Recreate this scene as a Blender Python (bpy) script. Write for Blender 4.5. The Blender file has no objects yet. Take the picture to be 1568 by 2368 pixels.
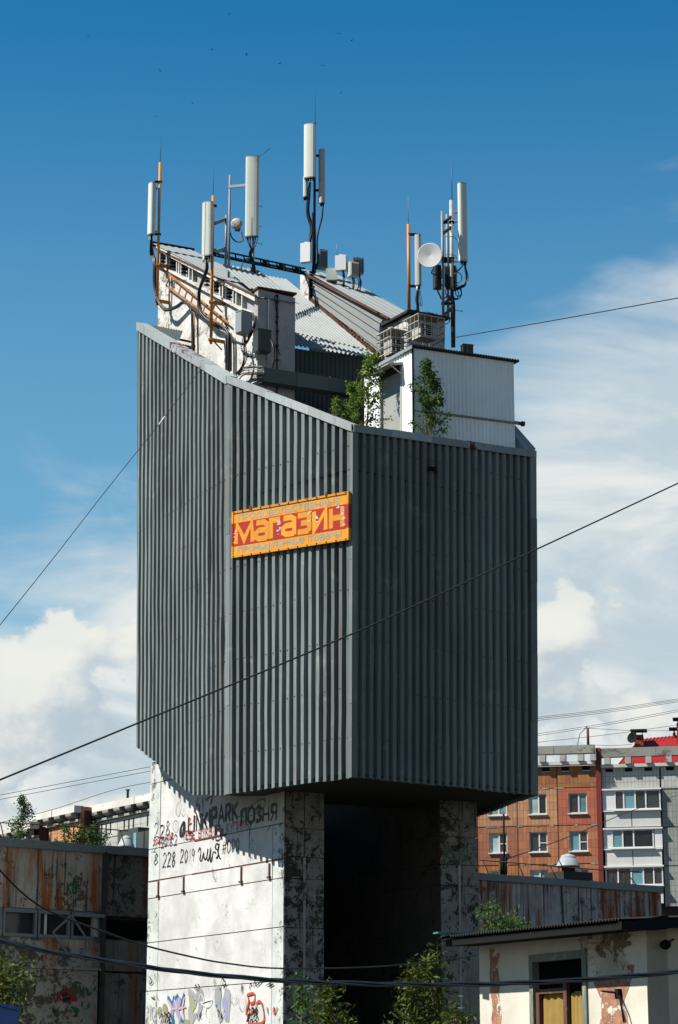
import bpy, math, random
from math import sin, cos, tan, pi, radians, atan2, sqrt
from mathutils import Vector
random.seed(7)
V = Vector
scene = bpy.context.scene
col = scene.collection

# ------------------------------------------------------------------ camera
FPX, CX, CY = 5300.0, 784.0, 1183.5          # focal length and centre in 1568x2367 photo units
TILT = radians(14.0)
EYE = V((0.0, 0.0, 1.7))
cam = bpy.data.cameras.new('camera'); camo = bpy.data.objects.new('camera', cam); col.objects.link(camo)
cam.sensor_fit = 'VERTICAL'; cam.sensor_height = 36.0; cam.lens = 36.0 * FPX / 2367.0
cam.clip_start = 0.5; cam.clip_end = 6000
camo.location = EYE; camo.rotation_euler = (pi / 2 + TILT, 0, 0)
scene.camera = camo

# ------------------------------------------------------------------ light
SUN_EL = radians(51); SUN_TH = radians(15)
SUNV = V((-cos(SUN_TH) * cos(SUN_EL), -sin(SUN_TH) * cos(SUN_EL), sin(SUN_EL)))   # towards the sun
sl = bpy.data.lights.new('sun', 'SUN'); sl.energy = 5.0; sl.angle = radians(0.53); sl.color = (1.0, 0.955, 0.88)
so = bpy.data.objects.new('sun', sl); col.objects.link(so)
so.rotation_euler = (-SUNV).to_track_quat('-Z', 'Y').to_euler(); so.location = (-30, -10, 60)
scene.view_settings.view_transform = 'Standard'; scene.view_settings.look = 'None'
scene.view_settings.exposure = 1.2; scene.view_settings.gamma = 1.0
SKY_STRENGTH = 0.05
ALB = 0.455      # scales most base colours down to suit the raised exposure
KC = 0.415      # cloud brightness that goes with the exposure
SKY_A, SKY_B, SKY_C = (9.3, 2.2, 5.1), (5.3, 1.7, 8.9), (4.12, 3.36, 1.25)


class NT:
    """small wrapper to write node trees tersely"""
    def __init__(s, tree): s.t = tree
    def n(s, typ, props=None, **inp):
        nd = s.t.nodes.new('ShaderNode' + typ)
        for k, v in (props or {}).items(): setattr(nd, k, v)
        for k, v in inp.items():
            sk = nd.inputs[int(k[1:])] if k[0] == 'i' and k[1:].isdigit() else nd.inputs[k.replace('_', ' ')]
            if isinstance(v, bpy.types.NodeSocket): s.t.links.new(v, sk)
            else: sk.default_value = v
        return nd
    def math(s, op, a, b=0.0, clamp=False):
        return s.n('Math', {'operation': op, 'use_clamp': clamp}, i0=a, i1=b).outputs[0]
    def mix(s, fac, a, b, mode='MIX'):
        return s.n('MixRGB', {'blend_type': mode}, Fac=fac, Color1=c4(a), Color2=c4(b)).outputs[0]
    def ramp(s, x, lo, hi, a=0.0, b=1.0):
        return s.n('MapRange', {'interpolation_type': 'SMOOTHSTEP'}, i0=x, i1=lo, i2=hi, i3=a, i4=b).outputs[0]
    def vmul(s, v, k):
        return s.n('VectorMath', {'operation': 'MULTIPLY'}, i0=v, i1=k).outputs[0]
    def vadd(s, v, k):
        return s.n('VectorMath', {'operation': 'ADD'}, i0=v, i1=k).outputs[0]
    def noise(s, vec, scale, detail=6.0, rough=0.55, dist=0.0):
        return s.n('TexNoise', Vector=vec, Scale=scale, Detail=detail, Roughness=rough, Distortion=dist).outputs[0]


def c4(c):
    if isinstance(c, (tuple, list)) and len(c) == 3: return (c[0], c[1], c[2], 1.0)
    return c


def cl(*c): return tuple(v * KC for v in c)


def build_world():
    w = bpy.data.worlds.new('World'); scene.world = w; w.use_nodes = True
    w.cycles.sampling_method = 'MANUAL'; w.cycles.sample_map_resolution = 512
    t = w.node_tree; t.nodes.clear(); k = NT(t)
    sky = k.n('TexSky', {'sky_type': 'NISHITA', 'sun_disc': False, 'sun_elevation': SUN_EL,
                         'sun_rotation': atan2(SUNV.x, SUNV.y), 'altitude': 200.0, 'air_density': 1.0,
                         'dust_density': 0.4, 'ozone_density': 3.0})
    d = k.n('TexCoord').outputs['Generated']
    sep = k.n('SeparateXYZ', i0=d); x, z = sep.outputs[0], sep.outputs[2]
    # deep polarised blue of the photograph
    blue = k.mix(1.0, sky.outputs[0], tuple(v * SKY_STRENGTH for v in (0.11, 0.80, 1.03)), 'MULTIPLY')
    # ---- thin layered veil; the edge of the cover rises and falls slowly around the sky
    p = k.vmul(d, (5.0, 5.0, 17.0))
    fine = k.noise(k.vadd(p, SKY_A), 1.3, 7.0, 0.55, 0.5)
    edge = k.math('ADD', 0.268, k.math('MULTIPLY', k.n('Math', {'operation': 'SINE'}, i0=k.math('MULTIPLY', x, 9.0)).outputs[0], 0.064))
    cov = k.math('MULTIPLY', k.math('SUBTRACT', edge, z), 9.0)
    cov = k.math('ADD', cov, k.math('MULTIPLY', k.math('SUBTRACT', fine, 0.5), 1.9))
    veil = k.math('MULTIPLY', k.ramp(cov, -0.30, 0.50), 0.97)
    haze = k.math('MULTIPLY', k.ramp(z, 0.47, 0.20), 0.44)
    tone = k.noise(k.vadd(p, SKY_B), 1.1, 7.0, 0.58, 0.6)
    veilc = k.mix(k.ramp(tone, 0.38, 0.60), cl(0.55, 0.66, 0.73), cl(0.86, 0.89, 0.87))
    # ---- cumulus heads low down, lit from the left
    q = k.vmul(d, (9.5, 9.5, 12.5))
    c1 = k.noise(k.vadd(q, SKY_C), 1.25, 10.0, 0.56, 0.12)
    c2 = k.noise(k.vadd(q, tuple(a + b for a, b in zip(SKY_C, (-0.15, -0.03, 0.19)))), 1.25, 8.0, 0.54, 0.12)
    low = k.math('MULTIPLY', k.math('SUBTRACT', 0.163, z), 2.2)
    cum = k.ramp(k.math('ADD', k.math('SUBTRACT', c1, 0.5), low), 0.0, 0.045)
    cum = k.math('MULTIPLY', cum, k.ramp(z, 0.245, 0.195))
    shade = k.ramp(k.math('SUBTRACT', c1, c2), -0.12, 0.08)
    cumc = k.mix(shade, cl(0.50, 0.60, 0.68), cl(0.92, 0.92, 0.85))
    c = k.mix(haze, blue, cl(0.36, 0.62, 0.74))
    c = k.mix(veil, c, veilc)
    c = k.mix(k.math('MULTIPLY', cum, 0.86), c, cumc)
    bg = k.n('Background', Color=c, Strength=1.0)
    out = k.n('OutputWorld'); t.links.new(bg.outputs[0], out.inputs[0])


build_world()

# ------------------------------------------------------------------ pixel rays -> world
FW = V((0, cos(TILT), sin(TILT))); UPV = V((0, -sin(TILT), cos(TILT)))


def ray(px, py): return FW + V((1, 0, 0)) * ((px - CX) / FPX) + UPV * ((CY - py) / FPX)
def at(px, py, Y):
    d = ray(px, py); return EYE + d * (Y / d.y)
def Z(x0, y0, k): return lambda zx, zy: ((x0 + zx / k) / 1.7302, (y0 + zy / k) / 1.7302)


z1 = Z(500, 850, 2.24); z2 = Z(1100, 850, 1.96); z3 = Z(1800, 2800, 1.7174); z4 = Z(1250, 1150, 1.65053)
zL = Z(0, 3050, 2.24); zP = Z(500, 2900, 1.96); zH = Z(1700, 3400, 1.5479); zU = Z(1000, 2900, 1.2544)
zT = Z(500, 300, 1.7422); zM = Z(1550, 700, 3.3827); zS = Z(850, 1900, 2.4123); zG = Z(580, 3180, 2.8); zB = Z(570, 3850, 2.7034)


class Wall:
    """vertical plane: point P (xy), heading a (radians from +Y, left negative); n faces the camera"""
    def __init__(s, P, a):
        s.P = V((P[0], P[1], 0)); s.a = a; s.u = V((sin(a), cos(a), 0))
        n = V((s.u.y, -s.u.x, 0)); s.n = n if n.dot(-s.P) > 0 else -n
    def sz(s, px, py, off=0.0):
        d = ray(px, py); P = s.P + s.n * off
        t = (P - V((EYE.x, EYE.y, 0))).dot(s.n) / d.dot(s.n)
        q = EYE + d * t
        return (q - s.P).dot(s.u), q.z
    def p(s, a, z, off=0.0):
        q = s.P + s.u * a + s.n * off; return V((q.x, q.y, z))
    def shifted(s, off): return Wall(s.P + s.n * off, s.a)


class MB:
    def __init__(s): s.v = []; s.f = []; s.sm = []
    def add(s, vs, fs, smooth=False):
        b = len(s.v); s.v += [tuple(v) for v in vs]
        for f in fs: s.f.append(tuple(b + i for i in f)); s.sm.append(smooth)
        return s
    def quad(s, a, b, c, d): return s.add([a, b, c, d], [(0, 1, 2, 3)])
    def hexa(s, p):   # p: 8 points bottom 0-3, top 4-7
        return s.add(p, [(3, 2, 1, 0), (4, 5, 6, 7), (0, 1, 5, 4), (1, 2, 6, 5), (2, 3, 7, 6), (3, 0, 4, 7)])
    def wbox(s, W, s0, s1, z0, z1, o0, o1):
        return s.hexa([W.p(s0, z0, o0), W.p(s1, z0, o0), W.p(s1, z0, o1), W.p(s0, z0, o1),
                       W.p(s0, z1, o0), W.p(s1, z1, o0), W.p(s1, z1, o1), W.p(s0, z1, o1)])
    def wprism(s, W, poly, o0, o1):
        n = len(poly); vs = [W.p(a, z, o0) for a, z in poly] + [W.p(a, z, o1) for a, z in poly]
        fs = [tuple(range(n)), tuple(range(2 * n - 1, n - 1, -1))] + [(i, (i + 1) % n, n + (i + 1) % n, n + i) for i in range(n)]
        return s.add(vs, fs)
    def box(s, c, sx, sy, sz, yaw=0.0, axes=None):
        c = V(c)
        if axes is None: ax, ay, az = V((cos(yaw), sin(yaw), 0)), V((-sin(yaw), cos(yaw), 0)), V((0, 0, 1))
        else: ax, ay, az = axes
        P = [c + ax * (i * sx / 2) + ay * (j * sy / 2) + az * (k * sz / 2) for k in (-1, 1) for i, j in ((-1, -1), (1, -1), (1, 1), (-1, 1))]
        return s.hexa(P)
    def beam(s, a, b, w, h, up=V((0, 0, 1))):
        a, b = V(a), V(b); d = (b - a); L = d.length; d.normalize()
        x = d.cross(up)
        if x.length < 1e-4: x = V((1, 0, 0))
        x.normalize(); y = x.cross(d)
        return s.box((a + b) / 2, L, w, h, axes=(d, x, y))
    def tube(s, pts, r, n=8, cap=True):
        pts = [V(p) for p in pts]; m = len(pts); rr = r if isinstance(r, (list, tuple)) else [r] * m
        vs = []; ref = None
        for i, p in enumerate(pts):
            t = (pts[min(i + 1, m - 1)] - pts[max(i - 1, 0)])
            if t.length < 1e-7: t = V((0, 0, 1))
            t.normalize()
            if ref is None:
                ref = V((0, 0, 1)) if abs(t.z) < 0.9 else V((1, 0, 0))
            x = ref - t * ref.dot(t)
            if x.length < 1e-4: x = V((0, 1, 0)) - t * t.y
            x.normalize(); ref = x; y = t.cross(x)
            for k in range(n):
                a = 2 * pi * k / n; vs.append(p + (x * cos(a) + y * sin(a)) * rr[i])
        fs = [(i * n + k, i * n + (k + 1) % n, (i + 1) * n + (k + 1) % n, (i + 1) * n + k) for i in range(m - 1) for k in range(n)]
        s.add(vs, fs, True)
        if cap:
            b = len(s.v) - len(vs)
            s.f.append(tuple(b + k for k in range(n - 1, -1, -1))); s.sm.append(False)
            s.f.append(tuple(b + (m - 1) * n + k for k in range(n))); s.sm.append(False)
        return s
    def lathe(s, c, axis, prof, n=24, smooth=True):
        c = V(c); w = V(axis).normalized(); x = w.orthogonal().normalized(); y = w.cross(x)
        vs = [c + w * h + (x * cos(2 * pi * k / n) + y * sin(2 * pi * k / n)) * r for r, h in prof for k in range(n)]
        fs = [(i * n + k, i * n + (k + 1) % n, (i + 1) * n + (k + 1) % n, (i + 1) * n + k) for i in range(len(prof) - 1) for k in range(n)]
        return s.add(vs, fs, smooth)
    def build(s, name, mat, parent=None, uv=None, label=None, cat=None, group=None, kind=None):
        me = bpy.data.meshes.new(name); me.from_pydata(s.v, [], s.f); me.update()
        if any(s.sm): me.polygons.foreach_set('use_smooth', s.sm)
        if uv is not None:
            lay = me.uv_layers.new(name='UVMap'); P, u = uv.P, uv.u
            co = [((V(v) - P).dot(u), v[2]) for v in s.v]
            lay.data.foreach_set('uv', [c for l in me.loops for c in co[l.vertex_index]])
        if mat is not None: me.materials.append(MATS[mat] if isinstance(mat, str) else mat)
        o = bpy.data.objects.new(name, me); col.objects.link(o)
        if parent is not None: o.parent = parent
        return tag(o, label, cat, group, kind)


def tag(o, label=None, cat=None, group=None, kind=None):
    if label: o['label'] = label
    if cat: o['category'] = cat
    if group: o['group'] = group
    if kind: o['kind'] = kind
    return o


def thing(name, label, cat, group=None):
    o = bpy.data.objects.new(name, None); col.objects.link(o); o.empty_display_size = 0.3
    return tag(o, label, cat, group)


def smoothpts(pts, k=6, closed=False):
    pts = [V(p) for p in pts]
    if len(pts) < 3: return pts
    out = []
    for i in range(len(pts) - 1):
        p0 = pts[max(i - 1, 0)]; p1 = pts[i]; p2 = pts[i + 1]; p3 = pts[min(i + 2, len(pts) - 1)]
        for j in range(k):
            t = j / k
            out.append(0.5 * ((2 * p1) + (p2 - p0) * t + (2 * p0 - 5 * p1 + 4 * p2 - p3) * t * t + (3 * p1 - p0 - 3 * p2 + p3) * t ** 3))
    return out + [pts[-1]]


# ------------------------------------------------------------------ materials
MATS = {}


def al(c): return tuple(v * ALB for v in c)


def newmat(name):
    m = bpy.data.materials.new(name); m.use_nodes = True; m.node_tree.nodes.clear(); MATS[name] = m
    k = NT(m.node_tree); b = k.n('BsdfPrincipled'); o = k.n('OutputMaterial'); m.node_tree.links.new(b.outputs[0], o.inputs[0])
    return m, k, b


def finish(k, b, colr, rough=0.6, metal=0.0, height=None, hs=0.3, hd=0.02, spec=0.5):
    for key, v in (('Base Color', c4(colr)), ('Roughness', rough), ('Metallic', metal), ('Specular IOR Level', spec)):
        if isinstance(v, bpy.types.NodeSocket): k.t.links.new(v, b.inputs[key])
        else: b.inputs[key].default_value = v
    if height is not None:
        bp = k.n('Bump', Strength=hs, Distance=hd, Height=height); k.t.links.new(bp.outputs[0], b.inputs['Normal'])


def simple(name, c, rough=0.6, metal=0.0, var=0.18, scale=2.5, rand=0.12, bump=0.0, dirt=None, dirt_amt=0.4, spec=0.3):
    c = al(c); dirt = al(dirt) if dirt else None
    m, k, b = newmat(name)
    oc = k.n('TexCoord').outputs['Object']
    n = k.noise(oc, scale, 7.0, 0.6)
    f = k.math('ADD', 1.0 - var, k.math('MULTIPLY', n, 2 * var))
    r = k.n('ObjectInfo').outputs['Random']
    f = k.math('MULTIPLY', f, k.math('ADD', 1.0 - rand, k.math('MULTIPLY', r, 2 * rand)))
    cc = k.mix(1.0, c, k.n('CombineXYZ', i0=f, i1=f, i2=f).outputs[0], 'MULTIPLY')
    if dirt:
        n2 = k.noise(k.vmul(oc, (1, 1, 0.35)), scale * 1.7, 9.0, 0.65, 0.3)
        cc = k.mix(k.ramp(n2, 1 - dirt_amt, 1 - dirt_amt + 0.14), cc, dirt)
    finish(k, b, cc, rough, metal, n if bump else None, bump, 0.02, spec)
    return m


def metal_sheet(name, c, streak=(0.12, 0.10, 0.08), rough=0.42, amt=0.16):
    """painted or galvanised sheet with vertical weather streaks and mottling"""
    c = al(c); streak = al(streak)
    m, k, b = newmat(name)
    oc = k.n('TexCoord').outputs['Object']
    n = k.noise(oc, 1.1, 6.0, 0.6); st = k.noise(k.vmul(oc, (6, 6, 0.22)), 1.6, 6.0, 0.65)
    fi = k.noise(oc, 38.0, 3.0, 0.6)
    r = k.n('ObjectInfo').outputs['Random']
    f = k.math('ADD', 0.70, k.math('MULTIPLY', n, 0.34))
    f = k.math('ADD', f, k.math('MULTIPLY', fi, 0.16))
    f = k.math('MULTIPLY', f, k.math('ADD', 0.92, k.math('MULTIPLY', r, 0.14)))
    cc = k.mix(1.0, c, k.n('CombineXYZ', i0=f, i1=f, i2=f).outputs[0], 'MULTIPLY')
    cc = k.mix(k.math('MULTIPLY', k.ramp(st, 0.56, 0.75), amt * 3), cc, streak)
    finish(k, b, cc, k.math('ADD', rough - 0.1, k.math('MULTIPLY', n, 0.25)), 0.0, n, 0.12, 0.02, 0.04)
    return m


def peeled(name, paint, under, amount=0.45, rust=None, rust_amt=0.0, soot=0.0, scale=1.0, crack=True):
    """old painted concrete: paint flaked off in patches, hairline cracks, drips"""
    paint = al(paint); under = al(under); rust = al(rust) if rust else None
    m, k, b = newmat(name)
    oc = k.n('TexCoord').outputs['Object']
    n1 = k.noise(oc, 1.3 * scale, 10.0, 0.68, 0.35); n2 = k.noise(k.vadd(oc, (7, 3, 1)), 5.5 * scale, 8.0, 0.65)
    tone = k.noise(k.vadd(oc, (1, 9, 4)), 0.8 * scale, 6.0, 0.6)
    base = k.mix(k.ramp(tone, 0.3, 0.7), tuple(v * 0.72 for v in paint), paint)
    drip = k.noise(k.vmul(oc, (3.2, 3.2, 0.16)), 2.0, 7.0, 0.65)
    base = k.mix(k.math('MULTIPLY', k.ramp(drip, 0.55, 0.75), 0.30), base, tuple(v * 0.45 for v in paint))
    pn = k.math('ADD', k.math('MULTIPLY', n1, 0.62), k.math('MULTIPLY', n2, 0.38))
    th = 0.72 - amount * 0.40
    pn = k.math('ADD', pn, k.math('MULTIPLY', k.math('SUBTRACT', k.noise(k.vadd(oc, (5, 2, 8)), 0.42, 3.0, 0.5), 0.5), 0.42))
    fl = k.ramp(pn, th, th + 0.03)
    un = k.mix(k.ramp(n2, 0.35, 0.65), tuple(v * 0.45 for v in under), under)
    cc = k.mix(fl, base, un)
    if rust:
        rn = k.noise(k.vadd(k.vmul(oc, (1.0, 1.0, 0.17)), (2.0, 5.0, 0.3)), 1.25, 8.0, 0.62, 0.25)
        cc = k.mix(k.math('MULTIPLY', k.ramp(rn, 0.66 - rust_amt * 0.3, 0.80 - rust_amt * 0.3), 0.92), cc, rust)
        cc = k.mix(k.math('MULTIPLY', k.ramp(rn, 0.76 - rust_amt * 0.3, 0.88 - rust_amt * 0.3), 0.9), cc, tuple(v * 0.28 for v in rust))
    if soot:
        sn = k.noise(k.vadd(k.vmul(oc, (5.0, 5.0, 0.16)), (8.0, 1.0, 0.7)), 1.5, 8.0, 0.7)
        cc = k.mix(k.ramp(sn, 0.66 - soot * 0.3, 0.78 - soot * 0.3), cc, (0.03, 0.03, 0.026))
    h = fl
    if crack:
        vo = k.n('TexVoronoi', {'feature': 'DISTANCE_TO_EDGE'}, Vector=k.vadd(oc, (0.2, 0.1, 0.3)), Scale=4.5 * scale).outputs[0]
        cm = k.math('MULTIPLY', k.math('SUBTRACT', 1.0, k.ramp(vo, 0.0, 0.02)), k.ramp(n1, 0.50, 0.60))
        cc = k.mix(k.math('MULTIPLY', cm, 0.75), cc, tuple(v * 0.35 for v in under))
        h = k.math('ADD', fl, cm)
    finish(k, b, cc, 0.85, 0.0, k.math('SUBTRACT', k.math('MULTIPLY', n2, 0.6), h), 0.45, 0.02, 0.25)
    return m


def tiled(name, c1, c2, mortar, tw, th, var=0.5):
    """small facing tiles on far panel walls, laid out in the wall's own metres"""
    c1 = al(c1); c2 = al(c2); mortar = al(mortar)
    m, k, b = newmat(name)
    uv = k.n('TexCoord').outputs['UV']
    br = k.n('TexBrick', {'offset': 0.0, 'squash': 1.0}, Vector=uv, Color1=c4(c1), Color2=c4(c2), Mortar=c4(mortar), Scale=1.0,
             Mortar_Size=0.014, Mortar_Smooth=0.2, Bias=0.0, Brick_Width=tw, Row_Height=th)
    oc = k.n('TexCoord').outputs['Object']
    n = k.noise(oc, 0.45, 6.0, 0.6); n2 = k.noise(k.vmul(oc, (1, 1, 0.25)), 0.9, 7.0, 0.6)
    r = k.n('ObjectInfo').outputs['Random']
    f = k.math('MULTIPLY', k.math('ADD', 0.75, k.math('MULTIPLY', n, 0.5)), k.math('ADD', 0.85, k.math('MULTIPLY', r, 0.3)))
    cc = k.mix(1.0, br.outputs[0], k.n('CombineXYZ', i0=f, i1=f, i2=f).outputs[0], 'MULTIPLY')
    cc = k.mix(k.math('MULTIPLY', k.ramp(n2, 0.55, 0.72), var), cc, tuple(v * 0.55 for v in c1))
    finish(k, b, cc, 0.65, 0.0, br.outputs[1], -0.3, 0.02)
    return m


def leafmat(name, c1, c2, c3):
    m, k, b = newmat(name)
    oc = k.n('TexCoord').outputs['Object']
    n = k.noise(oc, 2.3, 3.0, 0.6); n2 = k.noise(oc, 14.0, 2.0, 0.6)
    cc = k.mix(k.ramp(n, 0.35, 0.65), c1, c2); cc = k.mix(k.ramp(n2, 0.60, 0.72), cc, c3)
    finish(k, b, cc, 0.6, 0.0, spec=0.12)
    tr = k.n('BsdfTranslucent', Color=cc); mx = k.n('MixShader', Fac=0.28, i1=b.outputs[0], i2=tr.outputs[0])
    out = [n_ for n_ in m.node_tree.nodes if n_.type == 'OUTPUT_MATERIAL'][0]
    m.node_tree.links.new(mx.outputs[0], out.inputs[0])
    return m


def clad_mat(name, c):
    """old painted profile sheet: faded panels, dust, rust runs, scuffs"""
    m, k, b = newmat(name)
    oc = k.n('TexCoord').outputs['Object']; r = k.n('ObjectInfo').outputs['Random']
    n = k.noise(oc, 0.55, 6.0, 0.6, 0.4); fi = k.noise(oc, 30.0, 4.0, 0.65)
    st = k.noise(k.vmul(oc, (7, 7, 0.16)), 1.5, 7.0, 0.68); ru = k.noise(k.vadd(k.vmul(oc, (5, 5, 0.30)), (3, 1, 2)), 1.1, 7.0, 0.62, 0.2)
    du = k.noise(k.vadd(oc, (4, 4, 9)), 1.9, 8.0, 0.66, 0.6)
    f = k.math('ADD', 0.60, k.math('MULTIPLY', n, 0.50)); f = k.math('ADD', f, k.math('MULTIPLY', fi, 0.30))
    f = k.math('MULTIPLY', f, k.math('ADD', 0.76, k.math('MULTIPLY', r, 0.48)))
    cc = k.mix(1.0, al(c), k.n('CombineXYZ', i0=f, i1=f, i2=f).outputs[0], 'MULTIPLY')
    cc = k.mix(k.math('MULTIPLY', k.ramp(st, 0.52, 0.74), 0.65), cc, al((0.08, 0.09, 0.08)))
    cc = k.mix(k.math('MULTIPLY', k.ramp(du, 0.56, 0.74), 0.45), cc, al((0.52, 0.54, 0.50)))
    cc = k.mix(k.math('MULTIPLY', k.ramp(ru, 0.61, 0.76), 0.75), cc, al((0.26, 0.11, 0.05)))
    finish(k, b, cc, 0.55, 0.0, k.math('ADD', n, k.math('MULTIPLY', du, 0.3)), 0.25, 0.03, 0.04)


clad_mat('clad', (0.248, 0.292, 0.285))
metal_sheet('gable', (0.10, 0.125, 0.12))
metal_sheet('duct', (0.17, 0.20, 0.20))
metal_sheet('flash_dark', (0.34, 0.385, 0.39))
clad_mat('flash', (0.48, 0.54, 0.545))
clad_mat('flash_corner', (0.26, 0.305, 0.30))
peeled('flash_rust', (0.46, 0.52, 0.53), (0.16, 0.035, 0.018), 0.52, crack=False, scale=1.4)
metal_sheet('roofmetal', (0.50, 0.54, 0.53), (0.25, 0.17, 0.10), 0.5, 0.2)
metal_sheet('galv', (0.36, 0.38, 0.375), (0.16, 0.17, 0.17), 0.4, 0.22)
metal_sheet('whitesheet', (1.40, 1.45, 1.43), (0.4, 0.38, 0.34), 0.45, 0.08)
metal_sheet('zinc', (0.55, 0.60, 0.63), (0.3, 0.3, 0.3), 0.28, 0.05)
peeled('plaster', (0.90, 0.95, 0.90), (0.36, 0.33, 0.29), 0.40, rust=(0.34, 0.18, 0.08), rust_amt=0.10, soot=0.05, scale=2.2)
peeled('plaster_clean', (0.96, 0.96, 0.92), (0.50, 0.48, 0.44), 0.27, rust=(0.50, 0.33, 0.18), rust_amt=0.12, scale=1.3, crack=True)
peeled('plaster_worn_shaded', (0.40, 0.395, 0.365), (0.075, 0.065, 0.05), 0.50, rust=(0.16, 0.07, 0.03), rust_amt=0.18, soot=0.42, scale=3.2)  # worn paint, set darker to carry the shade on the pier ends
peeled('plaster_finwall', (0.98, 0.97, 0.92), (0.42, 0.37, 0.32), 0.42, rust=(0.34, 0.20, 0.10), rust_amt=0.12, soot=0.06, scale=2.6)
peeled('plaster_grey', (0.60, 0.60, 0.60), (0.2, 0.19, 0.18), 0.36, rust=(0.25, 0.10, 0.04), rust_amt=0.02, scale=1.3)
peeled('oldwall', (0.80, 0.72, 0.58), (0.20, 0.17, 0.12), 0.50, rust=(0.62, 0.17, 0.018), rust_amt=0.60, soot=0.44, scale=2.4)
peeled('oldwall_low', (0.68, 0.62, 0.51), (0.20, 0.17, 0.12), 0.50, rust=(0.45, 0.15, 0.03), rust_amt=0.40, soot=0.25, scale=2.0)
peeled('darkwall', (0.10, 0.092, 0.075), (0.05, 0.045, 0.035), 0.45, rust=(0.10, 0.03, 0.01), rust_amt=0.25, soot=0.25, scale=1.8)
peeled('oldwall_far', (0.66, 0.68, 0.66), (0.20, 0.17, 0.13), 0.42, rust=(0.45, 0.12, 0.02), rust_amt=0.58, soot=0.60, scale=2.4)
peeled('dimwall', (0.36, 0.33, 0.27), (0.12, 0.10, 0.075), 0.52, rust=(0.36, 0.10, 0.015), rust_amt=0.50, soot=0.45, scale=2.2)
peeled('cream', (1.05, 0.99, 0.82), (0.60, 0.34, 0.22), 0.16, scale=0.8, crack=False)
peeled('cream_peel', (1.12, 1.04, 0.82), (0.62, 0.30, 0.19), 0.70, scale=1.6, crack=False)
peeled('cream_shade', (0.90, 0.83, 0.64), (0.22, 0.17, 0.11), 0.28, scale=0.8, crack=False)  # cream with the side wall's shade mixed into the colour
peeled('grey_peel', (0.85, 0.77, 0.58), (0.30, 0.25, 0.18), 0.52, soot=0.15, scale=2.6, crack=False)
peeled('concrete', (0.50, 0.49, 0.44), (0.27, 0.25, 0.21), 0.42, soot=0.05, scale=0.5, crack=False)
peeled('concrete_white', (1.0, 0.98, 0.90), (0.5, 0.47, 0.40), 0.28, scale=0.35, crack=False)
simple('dark', (0.02, 0.021, 0.02), 0.8, spec=0.04)
simple('unlit_interior', (0.012, 0.012, 0.012), 0.9, spec=0.0)  # near-black that stands in for unlit rooms and recesses
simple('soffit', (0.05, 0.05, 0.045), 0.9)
simple('cable', (0.012, 0.013, 0.016), 0.42, rand=0.3)
simple('cable_gloss', (0.014, 0.015, 0.017), 0.16, spec=0.9)
simple('wire', (0.02, 0.02, 0.022), 0.6)
simple('orange_pole', (0.75, 0.27, 0.012), 0.5, dirt=(0.16, 0.05, 0.015), dirt_amt=0.40, scale=4.0)
simple('orange_iron', (0.72, 0.27, 0.02), 0.55, dirt=(0.10, 0.03, 0.012), dirt_amt=0.47, scale=5.0)
simple('rust_iron', (0.13, 0.045, 0.018), 0.85, dirt=(0.03, 0.018, 0.012), dirt_amt=0.45, scale=6.0)
simple('grey_pole', (0.30, 0.32, 0.33), 0.5, dirt=(0.14, 0.11, 0.09), dirt_amt=0.32, scale=5.0)
peeled('white_pole', (0.72, 0.69, 0.62), (0.24, 0.07, 0.025), 0.40, scale=2.6, crack=False)
simple('antenna', (0.86, 0.90, 0.80), 0.45, var=0.10, rand=0.07, scale=1.5, dirt=(0.62, 0.62, 0.52), dirt_amt=0.42)
simple('antenna_grey', (0.62, 0.64, 0.56), 0.45, var=0.05, rand=0.05, scale=1.0)
simple('antenna_back', (0.30, 0.31, 0.29), 0.5, var=0.08)
simple('radio_white', (1.0, 1.02, 1.02), 0.45, var=0.05)
simple('radio_grey', (0.22, 0.25, 0.27), 0.45, var=0.08)
simple('radio_dark', (0.045, 0.05, 0.045), 0.5, var=0.1)
simple('cabinet_grey', (0.38, 0.41, 0.42), 0.45, var=0.08)
simple('cabinet_dark', (0.055, 0.07, 0.066), 0.45, var=0.08)
simple('dish', (1.1, 1.08, 1.06), 0.4, var=0.03)
simple('dish_pink', (0.66, 0.60, 0.57), 0.5, var=0.06)
simple('cage', (0.62, 0.58, 0.50), 0.6, dirt=(0.22, 0.08, 0.03), dirt_amt=0.36, scale=8.0)
simple('ac_white', (0.64, 0.63, 0.58), 0.5, dirt=(0.35, 0.3, 0.24), dirt_amt=0.3)
simple('door_grey', (0.50, 0.53, 0.50), 0.5)
simple('sign_yellow', (0.95, 0.40, 0.018), 0.45, var=0.22, scale=6.0, dirt=(0.72, 0.36, 0.10), dirt_amt=0.42)
simple('sign_red', (0.56, 0.030, 0.015), 0.45, var=0.25, scale=6.0)
simple('sign_frame', (0.95, 0.38, 0.02), 0.45, dirt=(0.20, 0.05, 0.015), dirt_amt=0.38, scale=9.0)
simple('sign_grey', (0.42, 0.42, 0.34), 0.5, var=0.25, scale=9.0)
simple('sign_scrape', (0.72, 0.70, 0.64), 0.6)
simple('spray_black', (0.012, 0.012, 0.012), 0.6)
simple('spray_grey', (0.28, 0.28, 0.28), 0.7)
simple('spray_red', (0.50, 0.015, 0.03), 0.6)
simple('spray_teal', (0.02, 0.20, 0.18), 0.6)
simple('spray_green', (0.02, 0.20, 0.07), 0.6)
simple('spray_blue', (0.02, 0.22, 0.48), 0.6)
simple('spray_lilac', (0.40, 0.38, 0.62), 0.6)
simple('spray_pink', (0.70, 0.50, 0.50), 0.6)
simple('spray_olive', (0.42, 0.42, 0.26), 0.6)
simple('spray_silver', (0.45, 0.46, 0.46), 0.6, var=0.3)
simple('spray_orange', (0.62, 0.10, 0.02), 0.6)
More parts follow.
